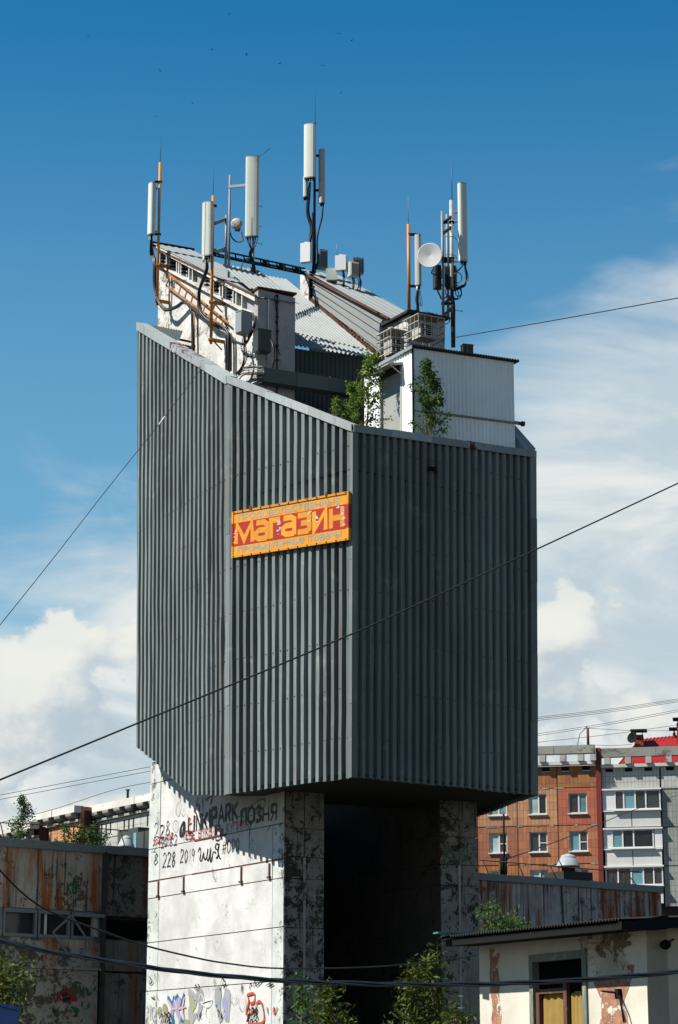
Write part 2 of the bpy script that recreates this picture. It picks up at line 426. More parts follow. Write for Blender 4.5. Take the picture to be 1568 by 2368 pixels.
tiled('tile_brick', (0.650, 0.233, 0.086), (0.470, 0.141, 0.051), (0.13, 0.06, 0.035), 0.30, 0.60, 0.4)
tiled('tile_red', (0.682, 0.167, 0.066), (0.535, 0.117, 0.047), (0.15, 0.05, 0.03), 0.30, 0.60, 0.4)
tiled('tile_pale', (0.812, 0.400, 0.187), (0.682, 0.300, 0.133), (0.16, 0.08, 0.05), 0.28, 0.55, 0.3)
tiled('tile_ochre', (0.552, 0.200, 0.040), (0.390, 0.125, 0.027), (0.10, 0.04, 0.02), 0.30, 0.60, 0.4)
tiled('tile_white', (0.66, 0.66, 0.60), (0.58, 0.58, 0.53), (0.22, 0.21, 0.19), 0.27, 0.45, 0.2)
tiled('tile_grey', (0.50, 0.50, 0.46), (0.42, 0.42, 0.39), (0.15, 0.145, 0.13), 0.27, 0.45, 0.25)
simple('ochre', (0.58, 0.25, 0.11), 0.7, rand=0.05)
simple('joint', (0.07, 0.045, 0.03), 0.9)
simple('red_trim', (0.24, 0.03, 0.02), 0.7, dirt=(0.08, 0.02, 0.015), dirt_amt=0.4)
simple('red_roof', (0.38, 0.020, 0.022), 0.4, var=0.1)
simple('brick_red', (0.30, 0.07, 0.035), 0.8, var=0.3, scale=5.0)
simple('upvc', (1.1, 1.1, 1.08), 0.4, var=0.03, rand=0.03)
simple('balcony_white', (1.0, 1.0, 0.93), 0.7, dirt=(0.42, 0.38, 0.31), dirt_amt=0.40, scale=0.8)
simple('oldwood', (0.20, 0.25, 0.20), 0.7, dirt=(0.52, 0.42, 0.32), dirt_amt=0.5, scale=9.0)
simple('oldwood_red', (0.16, 0.07, 0.045), 0.8, dirt=(0.50, 0.42, 0.34), dirt_amt=0.42, scale=11.0)
simple('bark', (0.20, 0.14, 0.09), 0.9, var=0.35, scale=14.0)
simple('bark_birch', (0.36, 0.19, 0.10), 0.9, var=0.35, scale=14.0)
simple('tar', (0.035, 0.033, 0.032), 0.9)
simple('asbestos', (0.05, 0.048, 0.044), 0.9, spec=0.05, dirt=(0.20, 0.12, 0.07), dirt_amt=0.36, scale=2.0)
simple('teal_scrap', (0.05, 0.32, 0.27), 0.6)
simple('blue_paint', (0.008, 0.16, 0.60), 0.6, spec=0.05)
simple('curtain', (0.42, 0.27, 0.06), 0.9, var=0.3, scale=5.0)
simple('bird', (0.03, 0.03, 0.035), 0.8)
simple('ground', (0.07, 0.065, 0.05), 0.95, var=0.3, scale=0.4, dirt=(0.04, 0.06, 0.02), dirt_amt=0.45)
leafmat('leaf_birch', (0.060, 0.120, 0.018), (0.10, 0.16, 0.024), (0.20, 0.20, 0.032))
leafmat('leaf_dark', (0.028, 0.066, 0.014), (0.05, 0.10, 0.020), (0.09, 0.13, 0.03))
leafmat('leaf_yellow', (0.030, 0.055, 0.008), (0.065, 0.078, 0.010), (0.16, 0.13, 0.016))


def glass_mat(name, c, rough=0.05):
    m, k, b = newmat(name)
    oc = k.n('TexCoord').outputs['Object']
    n = k.noise(oc, 0.7, 3.0, 0.5)
    r = k.n('ObjectInfo').outputs['Random']
    cc = k.mix(k.ramp(k.math('ADD', k.math('MULTIPLY', n, 0.6), k.math('MULTIPLY', r, 0.4)), 0.35, 0.7), c, tuple(v * 0.35 for v in c))
    finish(k, b, cc, rough, 0.0, None, spec=0.35)


glass_mat('glass_dark', (0.03, 0.035, 0.035)); glass_mat('glass_teal', (0.10, 0.22, 0.24)); glass_mat('glass_curtain', (0.40, 0.50, 0.48), 0.2)

# ------------------------------------------------------------------ ground
g = MB(); g.quad((-3000, -200, 0), (3000, -200, 0), (3000, 5000, 0), (-3000, 5000, 0))
g.build('ground', 'ground', kind='structure')

# ------------------------------------------------------------------ tower plan
A_MID, A_LEFT, A_RIGHT, A_BACK = radians(-44), radians(-24.5), radians(52), radians(-13.5)
E1, E2 = radians(63), radians(-30)
C0b = at(813, 1797, 55.0)
WM = Wall(C0b, A_MID); WR = Wall(C0b, A_RIGHT)
s, z = WM.sz(526, 1836); C1b = WM.p(s, z)
WLf = Wall(C1b, A_LEFT)
s, z = WLf.sz(316, 1722); C2b = WLf.p(s, z)
s, z = WR.sz(1242, 1838); C3b = WR.p(s, z)
WB4 = Wall(C3b, A_BACK)
s, z = WB4.sz(1105, 1888); C4b = WB4.p(s, z)
C0t = at(816, 985, C0b.y); C1t = at(527, 872, C1b.y); C2t = at(319, 748, C2b.y); C3t = at(1238, 1046, C3b.y)
C4t = V((C4b.x, C4b.y, C3t.z + 0.8))
s, z = WLf.sz(447, 1840); Kcut = WLf.p(s, z)
C5b = V((C2b.x, C2b.y, 0)) + V((1.5, 2.5, C2b.z)); C5t = V((C5b.x, C5b.y, C2t.z))

tower = thing('clad_tower', 'tall concrete stair tower wrapped in grey corrugated metal on two painted piers', 'tower')


def lerp(a, b, t): return a + (b - a) * t


def corr(b0, b1, t0, t1, nrib, nsheet, nrm, parent, mat, botf=None, depth=0.112, cw=0.40, name='corrugated_sheet', flat_ends=0.3):
    """trapezoid-ribbed sheets between two corner posts; botf(f) gives the height fraction where the sheet starts"""
    per = nrib / nsheet
    for i in range(nsheet):
        mb = MB(); us = []
        r0, r1 = round(i * per), round((i + 1) * per)
        for r in range(r0, r1):
            for f, h in ((0.0, 0), (0.20, 0), (0.275, 1), (0.275 + cw, 1), (0.35 + cw, 0)):
                us.append(((r + f) / nrib, h))
        us.append((r1 / nrib + (0.12 / nrib if i < nsheet - 1 else 0), 0))
        off = (i % 2) * 0.004 + random.uniform(0, 0.002); sj = random.uniform(-.002, .002)
        wob = [[random.gauss(0, .0035) for _ in range(12)] for _ in range(len(us))]
        row = []
        for u, h in us:
            lo = lerp(b0, b1, u); hi = lerp(t0, t1, u); o = nrm * (h * depth + off - 0.10)
            tb = (botf(u) if botf else 0.0) + random.uniform(-.0011, .0011) + sj
            row.append((lerp(lo, hi, tb) + o, hi + o))
        K = 11
        vs = []
        for qi, (a, b) in enumerate(row):
            for j in range(K + 1): vs.append(lerp(a, b, j / K) + nrm * ((0.006 * sin(j * 2.1 + i * 1.7) + wob[qi][j] - (.03 if random.random() < .006 else 0)) if 0 < j < K else 0))
        fs = []
        for q in range(len(row) - 1):
            for j in range(K): fs.append((q * (K + 1) + j, (q + 1) * (K + 1) + j, (q + 1) * (K + 1) + j + 1, q * (K + 1) + j + 1))
        mb.add(vs, fs); mb.build(name, mat, parent)


def zfrac(lo, hi, z): return (z - lo.z) / (hi.z - lo.z)


corr(C0b, C1b, C0t, C1t, 17, 4, WM.n, tower, 'clad')
# left face: straight bottom near the corner, then cut upwards towards the back; bottom line referred to a level line
Lb0 = C1b; Lb1 = V((C2b.x, C2b.y, C1b.z)); fk = (Kcut - C1b).dot(WLf.u) / (C2b - C1b).dot(WLf.u)


def leftcut(u):
    lo = lerp(Lb0, Lb1, u); hi = lerp(C1t, C2t, u)
    zt = lerp(C1b.z, Kcut.z, u / fk) if u < fk else lerp(Kcut.z, C2b.z, (u - fk) / (1 - fk))
    return zfrac(lo, hi, zt)


Lt1 = C2t
corr(Lb0, Lb1, C1t, C2t, 22, 5, WLf.n, tower, 'clad', botf=leftcut)
corr(C0b, C3b, C0t, C3t, 25, 6, WR.n, tower, 'clad')
n4 = V((WB4.u.y, -WB4.u.x, 0))
corr(C3b, C4b, C3t, C4t, 24, 4, n4, tower, 'clad')
# rear closing walls, deck and soffit
mb = MB()
mb.quad(C2b, C5b, C5t, C2t); mb.quad(C5b, C4b, C4t, C5t); mb.build('rear_wall', 'clad', tower)
mb = MB(); cen = (C0b + C1b + C2b + C3b + C4b + C5b) / 6; cen.z = C0b.z + 0.12
ring = [C0b, C1b, Kcut, C2b, C5b, C4b, C3b]
ring = [V((p.x, p.y, p.z + 0.10)) for p in ring]
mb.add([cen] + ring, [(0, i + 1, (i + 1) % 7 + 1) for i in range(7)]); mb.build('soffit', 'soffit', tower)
mb = MB(); zd = C0t.z - 1.1
mb.add([V((p.x, p.y, zd)) for p in (C0b, C1b, C2b, C5b, C4b, C3b)], [(0, 1, 2, 3, 4, 5)]); mb.build('terrace_deck', 'tar', tower)
mb = MB()
for a, b, n in ((C0t, C1t, WM.n), (C1t, C2t, WLf.n), (C0t, C3t, WR.n)):     # parapet lining inside the sheets
    i0, i1 = a - n * 0.24, b - n * 0.24
    mb.quad(V((i0.x, i0.y, zd)), V((i1.x, i1.y, zd)), i1 - V((0, 0, .03)), i0 - V((0, 0, .03)))
mb.build('parapet_lining', 'galv', tower)


def cap(a, b, n, npc, mats, face=0.17, top=0.28, proud=0.045):
    """bent sheet-metal coping in lapped lengths along the sloping parapet"""
    for i in range(npc):
        p, q = lerp(a, b, i / npc), lerp(a, b, (i + 1) / npc + (0.012 if i < npc - 1 else 0.0))
        e = 0.003 * (i % 2) + random.uniform(0, .006); p = p + V((0, 0, random.uniform(-.012, .012))); q = q + V((0, 0, random.uniform(-.012, .012)))
        prof = [(proud + e, -face), (proud + e + 0.004, 0.035 + e), (-top, 0.05 + e), (-top, -0.05), (proud - 0.012, 0.0), (proud - 0.012, -face)]
        vs = [x + n * o + V((0, 0, h)) for x in (p, q) for o, h in prof]; m = len(prof)
        fs = [(j, (j + 1) % m, m + (j + 1) % m, m + j) for j in range(m)] + [tuple(range(m))[::-1], tuple(range(m, 2 * m))]
        MB().add(vs, fs).build('cap_flashing', mats[i % len(mats)], tower)


cap(C0t, C1t, WM.n, 3, ['flash'], face=0.16)
cap(C1t, C2t, WLf.n, 5, ['flash', 'flash_rust', 'flash_rust', 'flash', 'flash'], face=0.2)
cap(C0t, C3t, WR.n, 5, ['flash', 'flash', 'flash', 'flash_rust', 'flash'], face=0.15, proud=0.04)


def corner(b, t, na, ua, nb, ub, wa, wb, mat='flash_corner', top_drop=0.1, off=0.022):
    """folded vertical corner flashing with one leg on each face, in two lapped lengths"""
    for (f0, f1, e) in ((0.0, 0.21, 0.0), (0.205, 0.40, 0.006), (0.395, 0.62, 0.001), (0.612, 0.80, 0.007), (0.795, 1.0, 0.0)):
        e += random.uniform(0, .004)
        mb = MB()
        for i in range(1):
            p = lerp(b, t, f0); q = lerp(b, t, f1) - V((0, 0, top_drop if f1 == 1.0 else 0))
            k = na * (off + e) + nb * (off + e)
            for nn, uu, w in ((na, ua, wa), (nb, ub, wb)):
                o = (off + e); w = w * random.uniform(.9, 1.1)
                # corner point common to both legs
                den = 1 + na.dot(nb); cc = (na + nb) * (o / den)
                a0, a1 = p + cc, q + cc; b0, b1 = p + nn * o + uu * w, q + nn * o + uu * w
                mb.quad(a0, b0, b1, a1); mb.quad(b0, b0 - nn * 0.03, b1 - nn * 0.03, b1)
        mb.build('corner_flashing', mat, tower)


corner(C0b, C0t, WM.n, WM.u, WR.n, WR.u, 0.07, 0.12)
corner(C1b, C1t, WM.n, -WM.u, WLf.n, WLf.u, 0.11, 0.07)
corner(C3b, C3t, WR.n, -WR.u, n4, WB4.u, 0.20, 0.12)
# screws in rows across the ribs
mb = MB()
for b0, b1, t0, t1, nr, n in ((C0b, C1b, C0t, C1t, 17, WM.n), (C1b, C2b, C1t, C2t, 22, WLf.n), (C0b, C3b, C0t, C3t, 25, WR.n)):
    for j in range(8):
        zz = 8.6 + j * 1.22
        for r in range(nr):
            if random.random() < 0.25: continue
            u = (r + 0.5) / nr; lo, hi = lerp(b0, b1, u), lerp(t0, t1, u); f = zfrac(lo, hi, zz + random.uniform(-.02, .02))
            if 0.01 < f < 0.975: mb.box(lerp(lo, hi, f) + n * 0.019, 0.022, 0.022, 0.022, random.random())
mb.build('screws', 'rust_iron', tower, kind='stuff')

# ------------------------------------------------------------------ piers and fins (concrete core)
def ray_offset(px, py, W, off):
    s_, z_ = W.sz(px, py, off); return W.p(s_, z_, off)


K0 = ray_offset(657, 2000, WM, -1.25)
WA = Wall(K0, E2)                 # lit long face of the near pier and fin
WE = Wall(K0, E1)                 # end faces of both piers (shade side)
sA_back, _ = WA.sz(340, 2200)
sE_a1, _ = WE.sz(750, 2000); sE_b0, _ = WE.sz(1018, 2000); sE_b1, _ = WE.sz(1105, 2000)
TH = sE_a1
EB = WE.p(sE_b0, 0)
WBf = Wall(EB, E2)                # lit long face of the far pier / fin
ztopA = C0b.z + 0.3
print('PLAN C0', C0b, 'C1', C1b, 'C2', C2b, 'C3', C3b, 'C4', C4b)
print('K0', K0, 'sA_back', sA_back, 'TH', TH, 'gap', sE_b0 - sE_a1, 'B', sE_b1 - sE_b0)
for ss in (0, sA_back * .5, sA_back):
    q = WA.p(ss, 0); print('clear mid', (q - WM.P).dot(WM.n), 'left', (q - WLf.P).dot(WLf.n), 'y', q.y)


def pier(W, Wend, s0, s1, e0, e1, zt, name):
    """solid core of a pier: footprint parallelogram along W (length) and Wend (thickness)"""
    P = Wend.P; ins = 0.05
    c = [Wend.p(e0 + ins, 0) + W.u * (s0 + ins), Wend.p(e1 - ins, 0) + W.u * (s0 + ins), Wend.p(e1 - ins, 0) + W.u * s1, Wend.p(e0 + ins, 0) + W.u * s1]
    return MB().hexa([V((q.x, q.y, 0)) for q in c] + [V((q.x, q.y, zt)) for q in c])


pierA = pier(WA, WE, 0, sA_back, 0, TH, ztopA + 1.5, 'a').build('pier', 'plaster_worn_shaded', tower)
pierB = pier(WBf, WE, 0, sA_back, sE_b0, sE_b1, ztopA + 1.5, 'b').build('pier', 'plaster_worn_shaded', tower)
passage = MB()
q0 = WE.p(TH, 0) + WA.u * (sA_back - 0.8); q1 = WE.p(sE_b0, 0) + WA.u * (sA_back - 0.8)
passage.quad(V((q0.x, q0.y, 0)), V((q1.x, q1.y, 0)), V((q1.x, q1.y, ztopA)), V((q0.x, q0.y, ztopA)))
passage.build('passage_end_wall', 'darkwall', tower)  # closes the passage; its dark colour stands in for deep shade
# concrete panels on the lit long face
jz = [WA.sz(*zP(200, y))[1] for y in (-250, 465, 975, 1225, 1360, 1705, 2085)] + [0.0]
jz[0] = ztopA + 1.4
cs = [0.0, WA.sz(*zP(1155, 1700))[0], WA.sz(*zP(262, 1700))[0], sA_back]
for i in range(len(jz) - 1):
    for j in range(3):
        g_ = 0.012
        t_ = random.uniform(0.0, 0.012)
        mt = 'plaster_clean' if (j == 1 and i in (1, 2, 3, 4, 5, 6)) else 'plaster'
        if j == 2 or j == 0: mt = 'plaster'
        mb = MB(); n_ = 5
        # slightly uneven front so that the panels do not read as perfect planes
        mb.wbox(WA, cs[j] + g_, cs[j + 1] - g_, jz[i + 1] + g_, jz[i] - g_, -0.06, t_)
        mb.build('concrete_panel', mt, pierA)
# end faces: two columns of panels each
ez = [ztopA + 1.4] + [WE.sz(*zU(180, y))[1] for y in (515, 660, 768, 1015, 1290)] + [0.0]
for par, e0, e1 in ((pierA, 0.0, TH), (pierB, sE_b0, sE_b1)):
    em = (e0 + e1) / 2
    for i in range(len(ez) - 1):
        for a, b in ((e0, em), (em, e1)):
            MB().wbox(WE, a + 0.012, b - 0.012, ez[i + 1] + 0.012, ez[i] - 0.012, -0.06, random.uniform(0.0, 0.015)).build('concrete_panel', 'plaster_worn_shaded', par)
    mb = MB(); mb.wbox(WE, em - 0.03, em + 0.03, 0.5, ez[2], 0.004, 0.022); mb.build('joint_strip', 'plaster_grey', par)
# inner face panels of the far pier, coloured dark to carry the passage's shade
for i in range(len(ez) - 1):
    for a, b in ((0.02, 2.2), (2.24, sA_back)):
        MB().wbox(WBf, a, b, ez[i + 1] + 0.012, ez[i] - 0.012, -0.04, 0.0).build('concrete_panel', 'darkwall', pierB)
# rusty steel strip and hangers on the third joint, recesses under it
zr = jz[3]
for a, b in ((zP(190, 1228), zP(480, 1180)), (zP(530, 1160), zP(860, 1105)), (zP(870, 1103), zP(1240, 1045))):
    s0, s1 = WA.sz(*a)[0], WA.sz(*b)[0]
    MB().wbox(WA, s1, s0, zr - 0.022, zr + 0.014, 0.0, 0.016).build('steel_strip', 'rust_iron', pierA)
for x, y0, y1 in ((270, 1225, 1340), (468, 1190, 1302), (920, 1112, 1228), (1140, 1085, 1192)):
    s0 = WA.sz(*zP(x, y0))[0]; za = WA.sz(*zP(x, y0))[1]; zb = WA.sz(*zP(x, y1))[1]
    mb = MB(); mb.wbox(WA, s0 - 0.035, s0 + 0.035, zb, za, 0.004, 0.04); mb.wbox(WA, s0 - 0.07, s0 + 0.07, zb - 0.03, zb + 0.02, 0.004, 0.07)
    mb.build('rusty_hanger', 'rust_iron', pierA)
MB().wbox(WA, WA.sz(*zP(800, 890))[0], WA.sz(*zP(550, 940))[0], jz[2] - 0.03, jz[2] + 0.02, 0.003, 0.02).build('steel_strip', 'rust_iron', pierA)

# ---- near fin above the cladding
fA_front, _ = WA.sz(595, 760); fA_back, _ = WA.sz(368, 600)
zA_b = WA.sz(*z1(350, 275))[1]; zA_f = WA.sz(*z1(1120, 725))[1]
sA_f2 = WA.sz(*z1(1120, 725))[0]
slopeA = (zA_b - zA_f) / (fA_back - sA_f2)
def ztA(s_): return zA_b - (fA_back - s_) * slopeA
finA = MB()
cE = [WE.p(0.0, 0), WE.p(TH, 0)]
def finpt(e, s_, z_): q = WE.p(e, 0) + WA.u * s_; return V((q.x, q.y, z_))
def finsolid(mb, e0, e1, s0, s1, z0, za, zb):
    return mb.hexa([finpt(e0, s0, z0), finpt(e1, s0, z0), finpt(e1, s1, z0), finpt(e0, s1, z0), finpt(e0, s0, za), finpt(e1, s0, za), finpt(e1, s1, zb), finpt(e0, s1, zb)])
zbase = C0b.z + 2
finsolid(finA, 0.09, TH, fA_front, fA_back, zbase, ztA(fA_front) - 0.02, zA_b - 0.02)
finA = finA.build('fin_wall', 'plaster_grey', tower)
# lit skin of the fin: body below the sloping ledge stands proud of the frieze above it
lz = lambda s_: ztA(s_) - 0.60
MB().wprism(WA, [(fA_front, zbase), (fA_back, zbase), (fA_back, lz(fA_back)), (fA_front, lz(fA_front))], -0.10, 0.0).build('plaster_face', 'plaster_finwall', finA)
MB().wprism(WA, [(fA_front + 0.0, lz(fA_front)), (fA_back, lz(fA_back)), (fA_back, lz(fA_back) + 0.07), (fA_front, lz(fA_front) + 0.07)], -0.09, 0.13).build('sloping_ledge', 'plaster_finwall', finA)
MB().wprism(WA, [(fA_front - 0.02, ztA(fA_front) - 0.13), (fA_back + 0.02, zA_b - 0.13), (fA_back + 0.02, zA_b), (fA_front - 0.02, ztA(fA_front))], -0.09, 0.10).build('sloping_cornice', 'plaster_finwall', finA)
# frieze: posts, back plates and groups of three black insulators
L = fA_back - sA_f2
for f in (0.02, 0.10, 0.135, 0.22, 0.245, 0.27, 0.36, 0.40, 0.60, 0.63, 0.70, 0.73, 0.76, 0.84, 0.87, 0.93):
    s_ = fA_back - f * L - 0.05
    MB().wprism(WA, [(s_, lz(s_) + 0.07), (s_ + 0.055, lz(s_ + .055) + 0.07), (s_ + 0.055, ztA(s_ + .055) - 0.13), (s_, ztA(s_) - 0.13)], -0.09, 0.05).build('frieze_post', 'plaster_finwall', finA)
for f in (0.06, 0.165, 0.30, 0.56, 0.67, 0.80):
    s_ = fA_back - f * L
    mb = MB()
    for k in range(3):
        q = WA.p(s_ + 0.0, lz(s_) + 0.20 + k * 0.115, -0.085); mb.tube([q, q + WA.n * 0.20 - V((0, 0, .02))], 0.03, 8)
        mb.tube([q + WA.n * 0.10, q + WA.n * 0.13], 0.05, 8)
    mb.build('insulator_group', 'dark', finA)
# roof sheet of the fin, ribs run down the slope
def ribroof(mb, e0, e1, s0, s1, zf, nrib, h=0.03, over=0.0):
    vs = []
    for i in range(nrib * 4 + 1):
        e = lerp(e0, e1, i / (nrib * 4)); hh = h if i % 4 in (1, 2) else 0.0
        for s_ in (s0, s1): vs.append(finpt(e, s_, zf(s_) + hh))
    fs = [(2 * i, 2 * i + 2, 2 * i + 3, 2 * i + 1) for i in range(nrib * 4)]
    mb.add(vs, fs)
rf = MB(); ribroof(rf, -0.12, TH + 0.1, fA_front - 0.1, fA_back + 0.25, lambda s_: ztA(s_) + 0.03, 6, 0.016); rf = rf.build('fin_roof', 'roofmetal', tower)
mb = MB(); mb.beam(finpt(-0.14, fA_back + 0.27, zA_b + 0.15), finpt(TH + 0.12, fA_back + 0.27, zA_b + 0.15), 0.14, 0.14); mb.build('ridge_board', 'dark', rf)
mb = MB(); mb.beam(finpt(-0.1, fA_front - .1, ztA(fA_front) + 0.0), finpt(-0.1, fA_back + .2, zA_b + 0.02), 0.05, 0.05); mb.build('edge_strip', 'rust_iron', rf)
# shaded end of the fin with conduits
zEa = WE.sz(*z1(1350, 735))
Wfe = Wall(finpt(0, fA_front, 0), E1)
a0, a1 = Wfe.sz(*z1(1190, 900))[0], Wfe.sz(*z1(1520, 900))[0]
zt_ = Wfe.sz(*z1(1300, 715))[1]
MB().wprism(Wfe, [(0.0, zbase), (TH, zbase), (TH, zt_ - 0.05), (0.0, zt_ + 0.03)], -0.2, 0.035).build('end_face', 'plaster_grey', finA)
mb = MB(); mb.wbox(Wfe, -0.04, TH + 0.02, zt_ + 0.035, zt_ + 0.085, -0.5, 0.10); mb.build('end_cap', 'rust_iron', finA)
for zx, mt, r in ((1275, 'white_pole', 0.022), (1358, 'rust_iron', 0.02)):
    s_ = Wfe.sz(*z1(zx, 900))[0]
    mb = MB(); mb.tube([Wfe.p(s_, zbase + 3, 0.07), Wfe.p(s_, zt_ - 0.1, 0.07)], r, 6)
    for kk in range(6): mb.wbox(Wfe, s_ - 0.04, s_ + 0.04, zt_ - 0.3 - kk * 0.42, zt_ - 0.25 - kk * 0.42, 0.03, 0.09)
    mb.build('conduit', mt, finA)

# ---- far fin: metal-clad long side, roof strip, white front box
zB_b = WBf.sz(*z2(265, 465))[1]; sB_b = WBf.sz(*z2(265, 465))[0]
sB_f, zB_f = WBf.sz(*z2(930, 838))
slB = (zB_b - zB_f) / (sB_b - sB_f)
def ztB(s_): return zB_b - (sB_b - s_) * slB
eB0, eB1 = sE_b0, sE_b1
ld, ldz = WBf.sz(*z2(285, 690)); ln, lnz = WBf.sz(*z2(830, 1140))
slr = (ldz - lnz) / (ld - ln)
def zrf(s_): return ldz - (ld - s_) * slr        # line where the middle roof meets the far fin
finB = finsolid(MB(), eB0 + 0.02, eB1, sB_f, sB_b, zbase, ztB(sB_f) - 0.02, zB_b - 0.02).build('fin_wall', 'plaster_grey', tower)
for k in range(6):
    fz0 = lambda s_, k=k: lerp(zrf(s_) - 0.25, ztB(s_) - 0.03, k / 6); fz1 = lambda s_, k=k: lerp(zrf(s_) - 0.25, ztB(s_) - 0.03, (k + 1) / 6)
    o = 0.03 + 0.012 * k
    vs = []
    sa, sb = sB_f - 0.05, sB_b - 0.28
    MB().hexa([WBf.p(sa, fz0(sa) - .02, -.01), WBf.p(sb, fz0(sb) - .02, -.01), WBf.p(sb, fz0(sb) - .02, .085), WBf.p(sa, fz0(sa) - .02, .085), WBf.p(sa, fz1(sa), -.01), WBf.p(sb, fz1(sb), -.01), WBf.p(sb, fz1(sb), .02), WBf.p(sa, fz1(sa), .02)]).build('siding_strip', 'galv', finB)
mb = MB(); mb.wprism(WBf, [(sB_b - 0.28, zrf(sB_b) - 0.4), (sB_b + 0.25, zrf(sB_b) - 0.4), (sB_b + 0.25, zB_b - 0.05), (sB_b - 0.28, ztB(sB_b - .28) - 0.05)], -0.3, 0.16); mb.build('white_end_block', 'plaster_finwall', finB)
mb = MB(); mb.wbox(WBf, sB_b - 0.34, sB_b - 0.285, zrf(sB_b) - 0.3, zB_b - 0.1, 0.0, 0.14); mb.build('dark_post', 'dark', finB)
rb = MB(); ribroof(rb, eB0 - 0.16, eB1 + 0.1, sB_f - 0.05, sB_b + 0.1, lambda s_: ztB(s_) + 0.02, 5, 0.02); rb = rb.build('fin_roof', 'roofmetal', tower)
mb = MB(); mb.beam(finpt(eB0 - 0.18, sB_f - .05, ztB(sB_f) - 0.01), finpt(eB0 - 0.18, sB_b + .1, zB_b - 0.01), 0.04, 0.06); mb.build('edge_strip', 'rust_iron', rb)
# ragged brick and tar flashing along the fin foot
ro = random.Random(3)
mb = MB(); mt_ = MB()
nst = 60
for i in range(nst):
    s_ = lerp(ln - 0.2, ld, i / nst)
    h = ro.uniform(0.03, 0.10)
    mt_.wbox(WBf, s_, s_ + 0.16, zrf(s_) + 0.09 + ro.uniform(-.02, .02), zrf(s_) + 0.13 + h * 0.5, 0.04, 0.12)
    if i < 36 and ro.random() < .85: mb.wbox(WBf, s_, s_ + 0.13, zrf(s_) + ro.uniform(-0.08, 0.0), zrf(s_) + 0.09 + ro.uniform(0, .02), 0.04, 0.13 + ro.uniform(0, .05))
mt_.build('tar_flashing', 'rust_iron', finB, kind='stuff'); mb.build('exposed_bricks', 'brick_red', finB, kind='stuff')
# middle roof between the fins
mr = MB(); eS, eT = TH - 0.02, sE_b0 + 0.05
s_e = ln - 0.15
nr = 26
ribroof(mr, eS, eT, s_e, ld + 1.6, zrf, nr, 0.05)
mr = mr.build('middle_roof', 'roofmetal', tower)
# roof sheets continue as a low strip over the near fin end
mb = MB(); ribroof(mb, -0.1, TH - 0.04, fA_front + 0.25, fA_front + 2.0, lambda s_: zt_ + 0.10 + (s_ - fA_front - .25) * slr, 8, 0.03); mb.build('roof_strip', 'roofmetal', mr)
# dark ribbed gable under the eave
Wg = Wall(finpt(0, s_e + 0.18, 0), E1)
for i in range(5):
    a, b = lerp(eS, eT, i / 5), lerp(eS, eT, (i + 1) / 5)
    mb = MB(); vs = []; nn = 20
    for j in range(nn + 1):
        e = lerp(a, b, j / nn); o = 0.03 if j % 4 in (1, 2) else 0.0
        vs += [Wg.p(e, zbase + 3, o), Wg.p(e, zrf(s_e) + 0.0, o)]
    mb.add(vs, [(2 * j, 2 * j + 2, 2 * j + 3, 2 * j + 1) for j in range(nn)]); mb.build('gable_sheet', 'gable', mr)
# front box of the far fin
Wbx = Wall(finpt(0, 0, 0), E1)
sx0 = WBf.sz(*z2(955, 900))[0]
# its front corner: place on the far-pier long face, moved towards the camera
bf = WBf.sz(*z2(1050, 860))[0]; bz = WBf.sz(*z2(1050, 800))[1]
print('far fin front', sB_f, 'box front', bf)
bxw = TH * 1.02
box = finsolid(MB(), eB0 - 0.0, eB0 + bxw, bf, sB_f + 0.45, zbase + 2, bz, bz).build('front_box', 'plaster_grey', tower)
MB().wprism(WBf, [(bf, zbase + 2), (sB_f + .3, zbase + 2), (sB_f + .3, bz - .04), (bf, bz - .04)], 0.0, 0.03).build('plaster_face', 'plaster_finwall', box)
mb = finsolid(MB(), eB0 - 0.16, eB0 + bxw + 0.06, bf - 0.18, sB_f + 0.5, bz, bz + 0.07, bz + 0.07); mb.build('flat_roof', 'tar', box)
mb = MB()
for i in range(26):
    e = ro.uniform(eB0 - .1, eB0 + bxw); s_ = bf - 0.15 + ro.uniform(0, .1)
    q = finpt(e, s_, bz + 0.08); mb.box(q, ro.uniform(.08, .2), .05, ro.uniform(.02, .06), ro.uniform(0, 3), )
mb.build('torn_felt', 'tar', box, kind='stuff')

